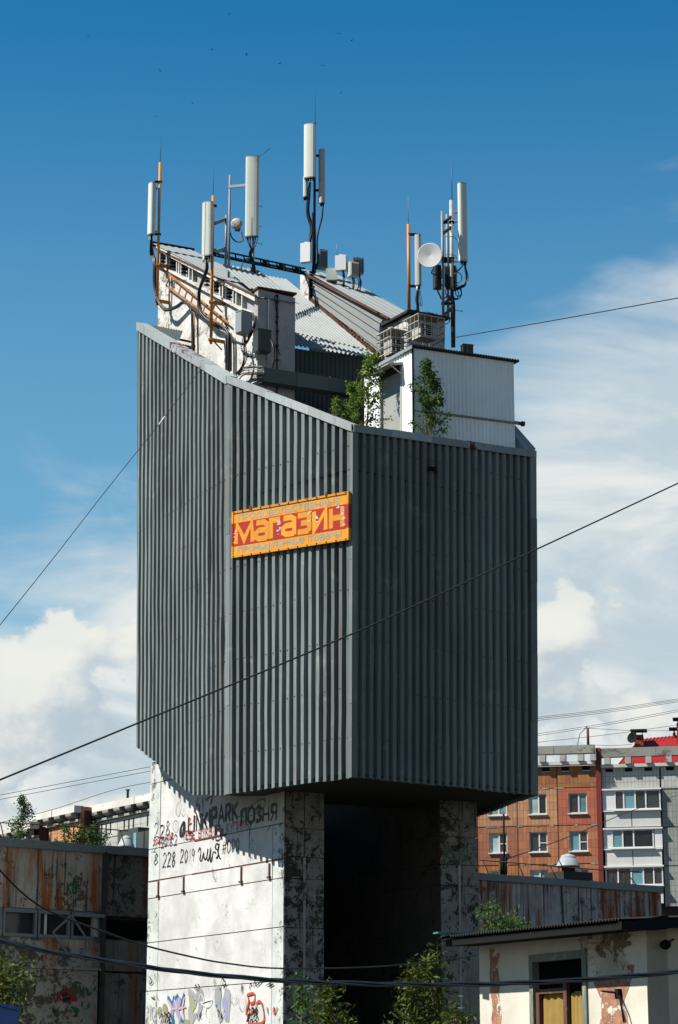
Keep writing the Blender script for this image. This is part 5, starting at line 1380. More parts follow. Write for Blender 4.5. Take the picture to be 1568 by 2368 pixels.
# roof edge flashing in lengths, left stretch and right stretch
for (a, b, n_) in ((sl_, spier + .5, 5), (WO.sz(1095, 2026)[0], sr_, 5)):
    for i in range(n_):
        p, q = lerp(a, b, i / n_), lerp(a, b, (i + 1) / n_) + .03
        e = .006 * (i % 2)
        MB().wbox(WO, p, q, zroof - fh, zroof + .02 + e, -.5, .10 + e).build('roof_flashing', 'flash_dark', old)
# right stretch wall panels
r0 = WO.sz(1095, 2060)[0]
for i in range(4):
    p, q = lerp(r0, sr_, i / 4), lerp(r0, sr_, (i + 1) / 4)
    facing(p, q, zroof - fh + .02, 0.0, 'oldwall_far', .0 + .01 * (i % 2))
write(WO, .02, 'КВ', zL(600, 1170), zL(700, 1165), 25, .07, 'spray_green', old, seed=21)
write(WO, .075, 'ХУЗЕИ'.replace('Х', 'К'), zL(505, 2150), zL(750, 2100), 26, .09, 'spray_red', old, seed=22)
scribble(WO, .08, zL, [[(590, 2090), (640, 2010), (660, 2080), (700, 2000), (720, 2070), (760, 2020), (780, 2080), (810, 2060)], [(640, 1990), (680, 1970), (715, 1985)], [(620, 2190), (680, 2210), (700, 2230)], [(725, 2140), (720, 2190)], [(790, 2150), (785, 2200)]], .07, 'spray_green', old)
scribble(WO, .085, zL, [[(445, 2080), (470, 2090), (490, 2160)], [(455, 2200), (480, 2230), (520, 2190)], [(540, 2060), (560, 2090), (580, 2060), (590, 2090)]], .04, 'spray_black', old)
scribble(WO, .09, zL, [[(550, 2135), (620, 2105)], ], .16, 'spray_black', old, smooth=False)
frm = thing('loose_metal_frame', 'bent grey metal frame hanging in front of the old windows', 'metal frame')
pth = [(640, 1370), (475, 1520), (660, 1790), (820, 1640), (640, 1370)]
for a, b in zip(pth[:-1], pth[1:]):
    MB().beam(WO.p(*WO.sz(*zL(*a), .45), .45), WO.p(*WO.sz(*zL(*b), .45), .45), .05, .05).build('bar', 'grey_pole', frm)

# roof vents
def vent(label, px, py0, py1, Y, rpx, base=None):
    t = thing('roof_vent', label, 'roof vent', 'galvanised roof vents')
    a, b = at(px, py1, Y), at(px, py0, Y); k = (at(px + rpx, py1, Y) - a).x; h = b.z - a.z
    MB().lathe(a, (0, 0, 1), [(k * .92, -.02), (k, 0), (k * .97, h * .06), (k * .60, h * .70), (k * .56, h * .72)], 20).build('skirt', 'zinc', t)
    MB().lathe(a, (0, 0, 1), [(k * .62, h * .70), (k * .52, h * .86), (.02, h * 1.0)], 20).build('cone_cap', 'zinc', t)
    MB().tube([upz(a, a.z - .5), a], k * .55, 12).build('shaft', 'tar', t)
    if base: MB().box(a - V((0, 0, .45)), k * 3.0, k * 2.4, .45, .6).build('base_block', 'tar', t)
    return t
Yv = WO.p(spier, 0, -1.5).y
vent('dented zinc roof vent left of the pier', 292, 1931, 1957, WO.p(WO.sz(292, 1950)[0], 0, -1.2).y, 20)
vent('large shiny zinc roof vent on the dark base, right of the tower', 1314, 1973, 2003, WO.p(WO.sz(1314, 2020)[0], 0, -2.0).y, 29, True)
# roof guard rails on the right stretch
rail = thing('roof_guard_rail', 'thin slanting guard rail along the right roof edge', 'railing')
pr = lambda x, y, o=-.15: WO.p(*WO.sz(*z3(x, y), o), o)
MB().tube([pr(200, 1098), pr(700, 1140), pr(1060, 1168), pr(1300, 1180)], .022, 5).build('rail', 'rust_iron', rail)
for (x0, y0, x1, y1) in ((225, 1098, 275, 1215), (470, 1120, 512, 1230), (690, 1138, 745, 1255), (1105, 1170, 1140, 1295), (1190, 1175, 1215, 1305), (1205, 1175, 1310, 1305)):
    MB().tube([pr(x0, y0), pr(x1, y1)], .02, 5).build('stay', 'rust_iron', rail)
post = thing('roof_post', 'dark pole with insulator bundle on the right roof', 'post')
Yp = WO.p(WO.sz(1165, 2000)[0], 0, -1.0).y
PP = lambda x, y: at(*z3(x, y), Yp)
MB().tube([PP(375, 1220), PP(369, 780)], .035, 8).build('pole', 'dark', post)
for dx in (-18, -8, 12): MB().tube([PP(372 + dx, 1220), PP(370 + dx, 1075)], .05, 6).build('bundle', 'dark', post)
MB().tube([PP(340, 1075), PP(355, 1040), PP(390, 1040), PP(405, 1075), PP(395, 1100)], .015, 5).build('cable_loop', 'cable', post)
rail2 = thing('roof_guard_rail', 'thin dark guard rail along the left roof edge', 'railing')
pl = lambda x, y, o=-.2: WO.p(*WO.sz(*zL(x, y), o), o)
MB().tube([pl(0, 538), pl(500, 560), pl(1000, 600), pl(1150, 612)], .018, 5).build('rail', 'rust_iron', rail2)
for (x0, y0, x1, y1) in ((5, 538, 40, 700), (155, 500, 165, 545), (715, 580, 765, 740), (1080, 610, 1120, 755)):
    MB().tube([pl(x0, y0), pl(x1, y1)], .018, 5).build('stay', 'rust_iron', rail2)

# ------------------------------------------------------------------ helpers for far blocks
def holed(W, s0, s1, z0, z1, h, o, mat, par, t=.25, name='wall_panel'):
    """panel with a window opening and real reveals; h=(s0,s1,z0,z1) or None"""
    mb = MB()
    if not h: mb.wbox(W, s0, s1, z0, z1, o - t, o)
    else:
        vs = [W.p(x_, z_, o_) for o_ in (o, o - t) for x_, z_ in ((s0, z0), (s1, z0), (s1, z1), (s0, z1), (h[0], h[2]), (h[1], h[2]), (h[1], h[3]), (h[0], h[3]))]
        fs = [(k, (k + 1) % 4, 4 + (k + 1) % 4, 4 + k) for k in range(4)] + [(4 + k, 4 + (k + 1) % 4, 12 + (k + 1) % 4, 12 + k) for k in range(4)] + [(k, (k + 1) % 4, 8 + (k + 1) % 4, 8 + k) for k in range(4)]
        mb.add(vs, fs)
    return mb.build(name, mat, par, uv=W)


def window(W, s0, s1, z0, z1, o, par, muls=(), panes=('glass_dark',), fw=.07, sill=True, trans=None):
    mb = MB()
    vs = [W.p(x_, z_, o_) for o_ in (o, o - .06) for x_, z_ in ((s0, z0), (s1, z0), (s1, z1), (s0, z1), (s0 + fw, z0 + fw), (s1 - fw, z0 + fw), (s1 - fw, z1 - fw), (s0 + fw, z1 - fw))]
    fs = [(k, (k + 1) % 4, 4 + (k + 1) % 4, 4 + k) for k in range(4)] + [(4 + k, 4 + (k + 1) % 4, 12 + (k + 1) % 4, 12 + k) for k in range(4)]
    mb.add(vs, fs); w_ = mb.build('window', 'upvc', par)
    ed = [s0 + fw] + [lerp(s0, s1, m) for m in muls] + [s1 - fw]
    for i in range(len(ed) - 1):
        MB().wbox(W, ed[i], ed[i + 1], z0 + fw, z1 - fw, o - .06, o - .045).build('pane', panes[i % len(panes)], w_)
    for m in muls: MB().wbox(W, lerp(s0, s1, m) - .05, lerp(s0, s1, m) + .05, z0 + fw, z1 - fw, o - .05, o + .004).build('mullion', 'upvc', w_)
    if trans: MB().wbox(W, s0 + fw, lerp(s0, s1, muls[0]) - .05, lerp(z0, z1, trans) - .03, lerp(z0, z1, trans) + .03, o - .05, o + .002).build('transom', 'upvc', w_)
    if sill: MB().wbox(W, s0 - .06, s1 + .06, z0 - .09, z0 - .01, o - .04, o + .22).build('sill', 'upvc', w_)
    return w_


# ------------------------------------------------------------------ apartment block, right
WP = Wall(at(1385, 1900, 170.0), radians(-77))
apt = thing('apartment_block', 'brick tiled apartment block with white glazed balconies at right', 'building')
ps = lambda x, y=870, o=0.0: WP.sz(*z3(x, y), o)[0]
pz = lambda y, x=800, o=0.0: WP.sz(*z3(x, y), o)[1]
colx = [60, 190, 465, 742, 1015]; rowy = [450, 603, 860, 1125, 1390]
matg = {0: ['tile_ochre'] * 4, 1: ['tile_pale', 'tile_pale', 'tile_pale', 'tile_red'], 2: ['tile_brick', 'tile_brick', 'tile_brick', 'tile_brick'], 3: ['tile_ochre', 'tile_ochre', 'tile_brick', 'tile_brick']}
wx = {1: (268, 392), 2: (543, 667), 3: (818, 945)}; wy = {1: (640, 778), 2: (900, 1038), 3: (1162, 1290)}
pan = {(2, 1): ('glass_dark', 'glass_curtain'), (3, 1): ('glass_teal', 'glass_dark'), (1, 2): ('glass_dark', 'glass_curtain'), (2, 2): ('glass_dark', 'glass_dark'), (3, 2): ('glass_dark', 'glass_teal')}
for r in range(4):
    for c_ in range(4):
        s1, s0 = ps(colx[c_]), ps(colx[c_ + 1]); z1_, z0_ = pz(rowy[r]), pz(rowy[r + 1])
        h = None
        if r in wy and c_ in wx:
            h = (ps(wx[c_][1]), ps(wx[c_][0]), pz(wy[r][1]), pz(wy[r][0]))
        holed(WP, s0 + .03, s1 - .03, z0_ + .03, z1_ - .03, h, 0.0, matg[r][c_], apt)
        if h: window(WP, h[0], h[1], h[2], h[3], -.10, apt, (.45,), pan.get((c_, r), ('glass_teal', 'glass_curtain')), trans=.45 if r == 2 else None)
MB().wbox(WP, ps(1015), ps(60), 0, pz(450), -.6, -.26).build('core_wall', 'joint', apt)
# white mortar repairs along the floor joints
R = random.Random(12)
for y in (603, 860, 1125):
    for i in range(9):
        x = R.uniform(200, 980); w_ = R.uniform(20, 70)
        MB().wbox(WP, ps(x + w_), ps(x), pz(y) - .07, pz(y) + .05, -.05, .015).build('mortar_repair', 'concrete', apt)
for y in (760,): pass
# parapet: coping, stub brackets, raised beam, vent slots
def parapet(x0, x1, yb0, yb1, brx, cop0, cop1, joints, o, slots):
    e = [x0] + joints + [x1]
    for i in range(len(e) - 1):
        MB().wbox(WP, ps(e[i + 1]) + .02, ps(e[i]) - .02, pz(yb1, o=o), pz(yb0, o=o), o - .25, o + .35 + .02 * (i % 2)).build('parapet_beam', 'concrete', apt)
    for b in brx:
        s_ = ps(b)
        MB().hexa([WP.p(s_ - .22, pz(cop0), o - .2), WP.p(s_ + .22, pz(cop0), o - .2), WP.p(s_ + .22, pz(cop0), o + .45), WP.p(s_ - .22, pz(cop0), o + .45),
                   WP.p(s_ - .22, pz(yb1 - 8), o - .2), WP.p(s_ + .22, pz(yb1 - 8), o - .2), WP.p(s_ + .22, pz(yb1 - 8), o + .30), WP.p(s_ - .22, pz(yb1 - 8), o + .30)]).build('stub_bracket', 'concrete', apt)
    MB().wbox(WP, ps(x1), ps(x0), pz(cop1), pz(cop0), o - .3, o + .28).build('coping', 'concrete_white', apt)
    for a, b in slots:
        sl = MB().wbox(WP, ps(b), ps(a), pz(486), pz(458), o - .02, o + .012).build('vent_slot', 'dark', apt)
        MB().wbox(WP, ps(b), ps(a), pz(491), pz(486), o, o + .06).build('slot_sill', 'concrete_white', sl)
parapet(480, 1010, 316, 372, (650, 790, 914, 1000), 425, 447, [730], 0.0, ((640, 694), (775, 828), (918, 972)))
MB().wbox(WP, ps(1047), ps(1014), 0, pz(335), -.8, .10).build('red_pilaster', 'red_trim', apt)
# white section, set back
OB = -.30
ps2 = lambda x, y=870: WP.sz(*z3(x, y), OB)[0]
pz2 = lambda y, x=1250: WP.sz(*z3(x, y), OB)[1]
def parapet2():
    for a, b in ((1050, 1434), (1436, 1800)):
        MB().wbox(WP, ps2(b), ps2(a), pz2(390), pz2(330), OB - .25, OB + .35).build('parapet_beam', 'concrete', apt)
    for b in (1095, 1240, 1382, 1522):
        s_ = ps2(b); MB().hexa([WP.p(s_ + i * .22, pz2(440), OB + j) for i, j in ((-1, -.2), (1, -.2), (1, .45), (-1, .45))] + [WP.p(s_ + i * .22, pz2(375), OB + j) for i, j in ((-1, -.2), (1, -.2), (1, .30), (-1, .30))]).build('stub_bracket', 'concrete', apt)
    MB().wbox(WP, ps2(1800), ps2(1050), pz2(462), pz2(440), OB - .3, OB + .28).build('coping', 'concrete_white', apt)
    for a, b in ((1080, 1132), (1212, 1266), (1348, 1402), (1498, 1552)):
        MB().wbox(WP, ps2(b), ps2(a), pz2(490), pz2(466), OB - .02, OB + .012).build('vent_slot', 'dark', apt)
parapet2()
holed(WP, ps2(1450), ps2(1045), pz2(610), pz2(463), None, OB, 'tile_white', apt)
for ya, yb in ((463, 612), (622, 875), (882, 1140), (1146, 1420)):
    holed(WP, ps2(1800), ps2(1462), pz2(yb), pz2(ya), None, OB, 'tile_white' if ya < 500 else 'tile_grey', apt)
MB().wbox(WP, ps2(1800), ps2(1045), 0, pz2(470), OB - .8, OB - .26).build('core_wall', 'joint', apt)
for k, (g0, g1, p0, p1, muls, left, right) in enumerate(((620, 755, 765, 872, (.32, .55, .8), 1138, None), (890, 1018, 1028, 1142, (.48, .74), 1112, 1400), (1150, 1275, 1285, 1400, (.16, .34, .55, .78), 1062, None))):
    gx0, gx1 = left, (right or 1455)
    OF = OB + .25
    bal = MB().wbox(WP, ps2(1458), ps2(1052), pz2(p0) - .02, pz2(p0) + .08, OB - .2, OF + .08).build('balcony', 'balcony_white', apt)
    for a, b in ((1064, 1250), (1256, 1452)):
        MB().wbox(WP, ps2(b), ps2(a), pz2(p1), pz2(p0) - .03, OB, OF).build('front_panel', 'balcony_white', bal)
    if left > 1070: MB().wbox(WP, ps2(left), ps2(1056), pz2(g1), pz2(g0), OB, OF - .03).build('side_panel', 'upvc', bal)
    if right: MB().wbox(WP, ps2(1458), ps2(right + 6), pz2(g1), pz2(g0), OB, OF - .03).build('side_panel', 'upvc', bal)
    window(WP, ps2(gx1), ps2(gx0), pz2(g1), pz2(g0), OF, apt, muls, ('glass_dark', 'glass_dark', 'glass_teal', 'glass_dark'), fw=.09)
    MB().wbox(WP, ps2(1462), ps2(1050), pz2(g0) + .0, pz2(g0) + .12, OB, OF + .12).build('balcony_lintel', 'upvc', bal)
MB().wbox(WP, ps2(1455), ps2(1052), pz2(1400), pz2(612), OB - .25, OB - .2).build('recess_wall', 'unlit_interior', apt)

# red roofed house behind the block
WQ = Wall(at(1480, 1690, 215.0), radians(-80))
rh = thing('red_roofed_house', 'house with bright red metal roof and brick chimneys behind the block', 'house')
qz = lambda x, y: WQ.sz(*z3(x, y))
(s0, z0_), (s1, z1_), (sr0, zrg) = qz(1160, 440), qz(1900, 440), WQ.sz(*z3(1305, 268), -4.5)
D_ = 9.0
ea, eb = WQ.p(s0, z0_, 0), WQ.p(s1, z1_, 0); ra, rb_ = WQ.p(sr0, zrg, -D_ / 2), WQ.p(s1 - 0, zrg + .6, -D_ / 2); ec, ed_ = WQ.p(s0, z0_, -D_), WQ.p(s1, z1_, -D_)
roof = MB().add([ea, eb, rb_, ra, ec, ed_], [(0, 1, 2, 3), (0, 3, 4), (3, 2, 5, 4)]).build('roof', 'red_roof', rh)
for i in range(24):
    f = i / 23; MB().beam(lerp(ea, eb, f) + V((0, 0, .04)), lerp(ra, rb_, f) + V((0, 0, .04)), .06, .06).build('roof_seam', 'red_roof', roof)
MB().wbox(WQ, s1 + .3, s0 - .6, 0, z0_ - .05, -D_ + .5, -.5).build('wall', 'ochre', rh)
(gs0, gz0), (gs1, gz1) = qz(1400, 440), qz(1500, 392)
for (x0, x1, yt, yb, o) in ((1266, 1330, 238, 330, -2.5), (1530, 1552, 225, 290, -4.0), (1556, 1640, 158, 330, -3.0)):
    (a, za), (b, zb) = WQ.sz(*z3(x0, yt), o), WQ.sz(*z3(x1, yb), o)
    ch = MB().wbox(WQ, min(a, b), max(a, b), zb, za, o - .9, o).build('chimney', 'brick_red', rh)
    MB().wbox(WQ, min(a, b) - .35, max(a, b) + .35, za + .35, za + .50, o - 1.2, o + .3).build('chimney_cowl', 'dark', ch)
    for q in (min(a, b) + .1, max(a, b) - .1): MB().wbox(WQ, q - .04, q + .04, za, za + .35, o - .5, o - .4).build('cowl_leg', 'dark', ch)
sd = thing('satellite_dish', 'small dark satellite dish beside the red roof chimney', 'satellite dish')
dq = WQ.p(*WQ.sz(*z3(1254, 258), -2), -2); MB().lathe(dq, (-.6, -.8, .2), [(.0, -.12), (.35, -.06), (.55, .05), (.5, .05), (.3, -.03), (0, -.09)], 16).build('dish', 'dark', sd)
MB().beam(dq, dq + V((1.1, .3, -.3)), .06, .06).build('arm', 'dark', sd)
ap = thing('roof_aerial_pole', 'thin dark pole with wires on the brick block roof', 'pole')
aq = WP.p(*WP.sz(*z3(928, 316)), -2); MB().tube([aq, upz(aq, WP.sz(*z3(925, 190), -2)[1])], .10, 6).build('pole', 'rust_iron', ap)
MB().tube([upz(aq, aq.z + 1.8), aq + V((-.6, 0, 1.2)), aq + V((-.9, 0, 0))], .03, 5).build('guy', 'wire', ap)

# ------------------------------------------------------------------ long block, far left
FLA = radians(-33)
WF = Wall(at(300, 1900, 150.0), FLA)
fl = thing('far_white_block', 'white panel block with round concrete brackets under its parapet at left', 'building')
def farblock(par, W, x0, x1, ypar, conv, tile, wallbot):
    """ypar: (x,y) of a parapet top point; everything hangs level from it"""
    zt = W.sz(*conv(*ypar))[1]; a, b = W.sz(*conv(x1, ypar[1]))[0], W.sz(*conv(x0, ypar[1]))[0]
    L_ = b - a; n_ = max(2, int(L_ / 4.5))
    for i in range(n_):
        p, q = lerp(a, b, i / n_), lerp(a, b, (i + 1) / n_)
        MB().wprism(W, [(p + .02, zt - .46), (q - .02, zt - .46), (q - .02, zt), (p + .02, zt)], -.2, .50 + .02 * (i % 2)).build('parapet_panel', 'concrete_white', par)
    m = int(L_ / 1.45)
    for i in range(m):
        s_ = lerp(a, b, (i + .5) / m); mb = MB()
        # quarter-round console: profile in (offset, z), extruded along the wall
        poly = [(0.0, zt - .83)] + [(.20 + .34 * sin(t), zt - .53 - .30 * cos(t)) for t in [j * pi / 12 for j in range(7)]] + [(.54, zt - .475), (0.0, zt - .475)]
        vs = [W.p(s_ - .42, z_, o) for o, z_ in poly] + [W.p(s_ + .42, z_, o) for o, z_ in poly]; k = len(poly)
        mb.add(vs, [tuple(range(k)), tuple(range(2 * k - 1, k - 1, -1))] + [(j, (j + 1) % k, k + (j + 1) % k, k + j) for j in range(k)])
        mb.build('bracket', 'concrete', par)
    MB().wbox(W, a, b, zt - 1.05, zt - .9, -.2, .22).build('cornice', 'concrete', par)
    npan = max(2, int(L_ / 2.9))
    for i in range(npan):
        p, q = lerp(a, b, i / npan), lerp(a, b, (i + 1) / npan)
        for za, zb in ((zt - 1.07, zt - 2.2), (zt - 2.25, wallbot)):
            holed(W, p + .025, q - .025, zb, za, None, 0.0, tile, par)
        for f in (.3, .5, .7):
            MB().wbox(W, lerp(p, q, f) - .075, lerp(p, q, f) + .075, zt - 1.95, zt - 1.25, .0, .02).build('slit_window', 'dark', par)
    MB().wbox(W, a, b, 0, zt - .3, -1.5, -.26).build('core_wall', 'joint', par)
    return zt, a, b
zt_, fa, fb = farblock(fl, WF, 862, 1700, (1300, 302), zL, 'tile_white', 8.0)
W2_ = WF.shifted(1.3)
fl2 = thing('far_orange_block', 'orange tiled block with round concrete brackets behind the roof birch', 'building')
c2x = W2_.sz(*zL(725, 500))[0]
zt2, fa2, fb2 = farblock(fl2, W2_, 330, 728, (600, 414), zL, 'tile_pale', 8.0)
WEn = Wall(W2_.p(fa2, 0, 0), FLA + pi / 2)
MB().wbox(WEn, 0.02, 1.5, 0, zt2 - .05, -.3, .0).build('end_wall', 'tile_brick', fl2, uv=WEn)
W3_ = WF.shifted(2.2)
fl3 = thing('far_low_block', 'farthest pale block with bracketed parapet at the left edge', 'building')
farblock(fl3, W3_, -200, 330, (100, 580), zL, 'tile_white', 6.0)
apl = thing('roof_aerial_pole', 'short wooden pole on the far white block', 'pole')
aq2 = WF.p(*WF.sz(*zL(1024, 362)), -1.0); MB().tube([upz(aq2, aq2.z - .5), upz(aq2, WF.sz(*zL(1024, 232))[1])], .08, 6).build('pole', 'dark', apl)
MB().box(upz(aq2, WF.sz(*zL(1024, 236))[1]), .28, .08, .08).build('crossbar', 'dark', apl)
# enclosed balcony glimpsed left of the pier
eb_ = MB().wbox(WF, WF.sz(*zL(1360, 700))[0], WF.sz(*zL(1180, 700))[0], WF.sz(*zL(1250, 800))[1], WF.sz(*zL(1250, 606))[1], .0, 1.0).build('glazed_balcony', 'gable', fl)
for x0, x1, mt in ((1200, 1225, 'glass_teal'), (1232, 1290, 'glass_dark'), (1300, 1345, 'glass_dark')):
    MB().wbox(WF, WF.sz(*zL(x1, 700), 1.0)[0], WF.sz(*zL(x0, 700), 1.0)[0], WF.sz(*zL(1250, 790), 1.0)[1], WF.sz(*zL(1250, 622), 1.0)[1], 1.0, 1.03).build('pane', mt, eb_)

# ------------------------------------------------------------------ small house, bottom right
hc = at(*zH(1368, 600), 28.0)
WH = Wall(hc, radians(-24)); WHr = Wall(hc, radians(66))
hs = thing('small_house', 'small cream plastered house with peeling paint and corrugated roof, bottom right', 'house')
hS = lambda x, y, o=0.0: WH.sz(*zH(x, y), o)
hb, _ = hS(338, 800); ze = WH.sz(*zH(1368, 470))[1]
w0, _ = hS(1010, 850); w1, _ = hS(657, 850); wzt = hS(830, 632)[1]
a1_, a2_ = hS(1270, 800)[0], hS(1028, 800)[0]; b1_, b2_ = hS(460, 800)[0], hS(412, 800)[0]
zsill = .6
zmidp = hS(1150, 735)[1]
for (s0, s1, z0_, z1_) in ((0, w0, 0, ze), (w0, w1, wzt, ze), (w0, w1, 0, zsill), (w1, hb, 0, ze)):
    MB().wbox(WH, s0, s1, z0_, z1_, -.3, 0.0).build('plaster_wall', 'cream', hs)
def ragged(s0, s1, z0_, z1_, mt, amp, o, seed):
    R = random.Random(seed); n = 26; Lp, Rp = [], []
    dl = dr = 0.0
    for i in range(n + 1):
        z_ = lerp(z0_, z1_, i / n); dl = dl * .6 + R.uniform(-amp, amp); dr = dr * .6 + R.uniform(-amp, amp)
        Lp.append((s0 + dl, z_ + R.uniform(-.02, .02))); Rp.append((s1 + dr, z_ + R.uniform(-.02, .02)))
    mb = MB(); vs = [WH.p(*q_, o) for q_ in Lp] + [WH.p(*q_, o) for q_ in Rp]
    mb.add(vs, [(i, i + 1, n + 2 + i, n + 1 + i) for i in range(n)]); mb.build('peeled_patch', mt, hs)
ragged(b1_, b2_, 0.4, ze - .05, 'cream_peel', .05, .003, 1)
ragged(a1_ + .05, a2_ - .1, 0.4, zmidp + .05, 'cream_peel', .10, .003, 2)
ragged(a1_, a2_ - .05, zmidp - .1, ze - .02, 'grey_peel', .10, .005, 3)
ragged(a2_, a2_ + .25, ze - .35, ze - .02, 'grey_peel', .06, .004, 4)
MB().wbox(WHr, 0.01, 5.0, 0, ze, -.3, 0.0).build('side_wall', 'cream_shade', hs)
MB().wbox(WH, w0 + .01, w1 - .01, zsill, wzt, -.14, -.10).build('unlit_room_sheet', 'unlit_interior', hs)  # black sheet behind the frame stands in for the unlit room
fr = MB()
fw = .10
vs = [WH.p(x_, z_, o_) for o_ in (.03, -.07) for x_, z_ in ((w0, zsill), (w1, zsill), (w1, wzt), (w0, wzt), (w0 + fw, zsill + fw), (w1 - fw, zsill + fw), (w1 - fw, wzt - fw), (w0 + fw, wzt - fw))]
fr.add(vs, [(k, (k + 1) % 4, 4 + (k + 1) % 4, 4 + k) for k in range(4)] + [(4 + k, 4 + (k + 1) % 4, 12 + (k + 1) % 4, 12 + k) for k in range(4)] + [(k, (k + 1) % 4, 8 + (k + 1) % 4, 8 + k) for k in range(4)])
wn = fr.build('window', 'oldwood', hs)
zt3 = hS(800, 855)[1]; zt4 = hS(800, 885)[1]; wm = hS(862, 900)[0]; wl = hS(715, 900)[0]; wr = hS(990, 900)[0]
MB().wbox(WH, wm, w1 - fw, zt4, zt3, -.06, -.01).build('transom', 'oldwood_red', wn)
MB().wbox(WH, wm - .05, wm + .04, zsill + fw, hS(850, 815)[1], -.06, -.005).build('mullion', 'oldwood_red', wn)
MB().wbox(WH, w1 - fw - .09, w1 - fw, zsill + fw, zt4, -.06, -.01).build('sash_stile', 'oldwood_red', wn)
MB().wbox(WH, w0 + fw, w0 + fw + .07, zsill + fw, zt3, -.06, -.01).build('sash_stile', 'oldwood_red', wn)
for a, b in ((wm + .05, w1 - fw - .10), (w0 + fw + .08, wm - .06)):
    mb = MB(); vs = []
    for i in range(25):
        f = i / 24; vs += [WH.p(lerp(a, b, f), zsill + fw, -.065 + .012 * sin(f * 22)), WH.p(lerp(a, b, f), zt4 - .03 + .04 * sin(f * 3), -.065 + .010 * sin(f * 22 + .5))]
    mb.add(vs, [(2 * i, 2 * i + 2, 2 * i + 3, 2 * i + 1) for i in range(24)]); mb.build('curtain', 'curtain', wn)
# corrugated roof with deep eave
zt5 = WH.sz(*zH(1290, 418), .55)[1]
zt6 = WH.sz(*zH(180, 532), .55)[1]; sP = WH.sz(*zH(1290, 418), .55)[0]; sQ = WH.sz(*zH(180, 532), .55)[0]
print('eave', ze, zt5, zt6)
ov = .55; nR = 66; s_a, s_b = -.35, hb + .15
mb = MB(); vs = []
for i in range(nR * 4 + 1):
    s_ = lerp(s_a, s_b, i / (nR * 4)); h_ = .018 * sin(i * pi / 2)
    zl_ = lerp(zt5, zt6, (s_ - sP) / (sQ - sP))
    vs += [WH.p(s_, zl_ + h_, ov), WH.p(s_, zl_ + .20 + h_, -3.0)]
mb.add(vs, [(2 * i, 2 * i + 2, 2 * i + 3, 2 * i + 1) for i in range(nR * 4)], True); rfh = mb.build('roof', 'asbestos', hs)
def zev(s_, dz_): return lerp(zt5, zt6, (s_ - sP) / (sQ - sP)) + dz_
MB().hexa([WH.p(s_a, zev(s_a, -.12), ov - .04), WH.p(s_b, zev(s_b, -.12), ov - .04), WH.p(s_b, zev(s_b, -.10), -.1), WH.p(s_a, zev(s_a, -.10), -.1), WH.p(s_a, zev(s_a, -.04), ov - .04), WH.p(s_b, zev(s_b, -.04), ov - .04), WH.p(s_b, zev(s_b, .07), -.1), WH.p(s_a, zev(s_a, .07), -.1)]).build('eave_board', 'dark', rfh)
MB().hexa([WH.p(s_a - .02, zev(s_a, -.12), ov), WH.p(s_a - .02, zev(s_a, .05), -3), WH.p(s_a + .06, zev(s_a, .05), -3), WH.p(s_a + .06, zev(s_a, -.12), ov), WH.p(s_a - .02, zev(s_a, -.03), ov), WH.p(s_a - .02, zev(s_a, .17), -3), WH.p(s_a + .06, zev(s_a, .17), -3), WH.p(s_a + .06, zev(s_a, -.03), ov)]).build('verge_board', 'dark', rfh)
MB().box(WH.p(hb - .1, zev(hb, .05), ov - .1), .5, .2, .02, .3).build('teal_scrap', 'teal_scrap', rfh)
lampb = thing('wall_bracket', 'thin bent metal bracket on the peeling house wall', 'bracket')
q = lambda x, y, o: WH.p(*hS(x, y, o), o)
MB().tube([q(1095, 872, .30), q(1200, 885, .0)], .014, 6).build('arm', 'rust_iron', lampb)
MB().tube([q(1200, 885, .03), q(1215, 960, .10), q(1232, 1065, .14)], .012, 6).build('drop_rod', 'dark', lampb)
MB().box(q(1200, 890, .03), .07, .07, .12, .5).build('fixing', 'dark', lampb)
lm = thing('wall_lamp', 'dark round lamp with cable on the shaded house side', 'lamp')
lq = WHr.p(*WHr.sz(*zH(1490, 585), .12), .12)
MB().lathe(lq, (.4, -.9, 0), [(0, .07), (.045, .055), (.062, .0), (.05, -.05), (.0, -.07)], 14).build('housing', 'dark', lm)
MB().tube([lq, lq + V((.2, .3, .12)), lq + V((.5, .9, .15))], .012, 5).build('cable', 'cable', lm)

blue = thing('blue_kiosk', 'corner of a bright blue metal kiosk at the lower left edge', 'kiosk')
bq = at(27, 2326, 20.0)
for i in range(2): MB().box(V((bq.x - .8 - i * 1.45, bq.y + .5, bq.z / 2)), 1.4, 1.4, bq.z, 0).build('wall_panel', 'blue_paint', blue)
MB().box(V((bq.x - 1.53, bq.y + .5, bq.z + .012)), 2.9, 1.44, .03, 0).build('roof_sheet', 'blue_paint', blue)

# ------------------------------------------------------------------ plants
def leafmesh(mb, pos, R, size, aspect=.75, droop=.3):
    d = V((R.gauss(0, 1), R.gauss(0, 1), R.gauss(0, .7) - droop)).normalized(); u = d.orthogonal().normalized()
    a = R.uniform(0, 2 * pi); w = d.cross(u); u = u * cos(a) + w * sin(a); s_ = size * R.uniform(.6, 1.3)
    t = pos + d * s_; m = pos + d * (s_ * .45)
    mb.add([pos, m + u * (s_ * aspect * .5), t, m - u * (s_ * aspect * .5)], [(0, 1, 2, 3)])


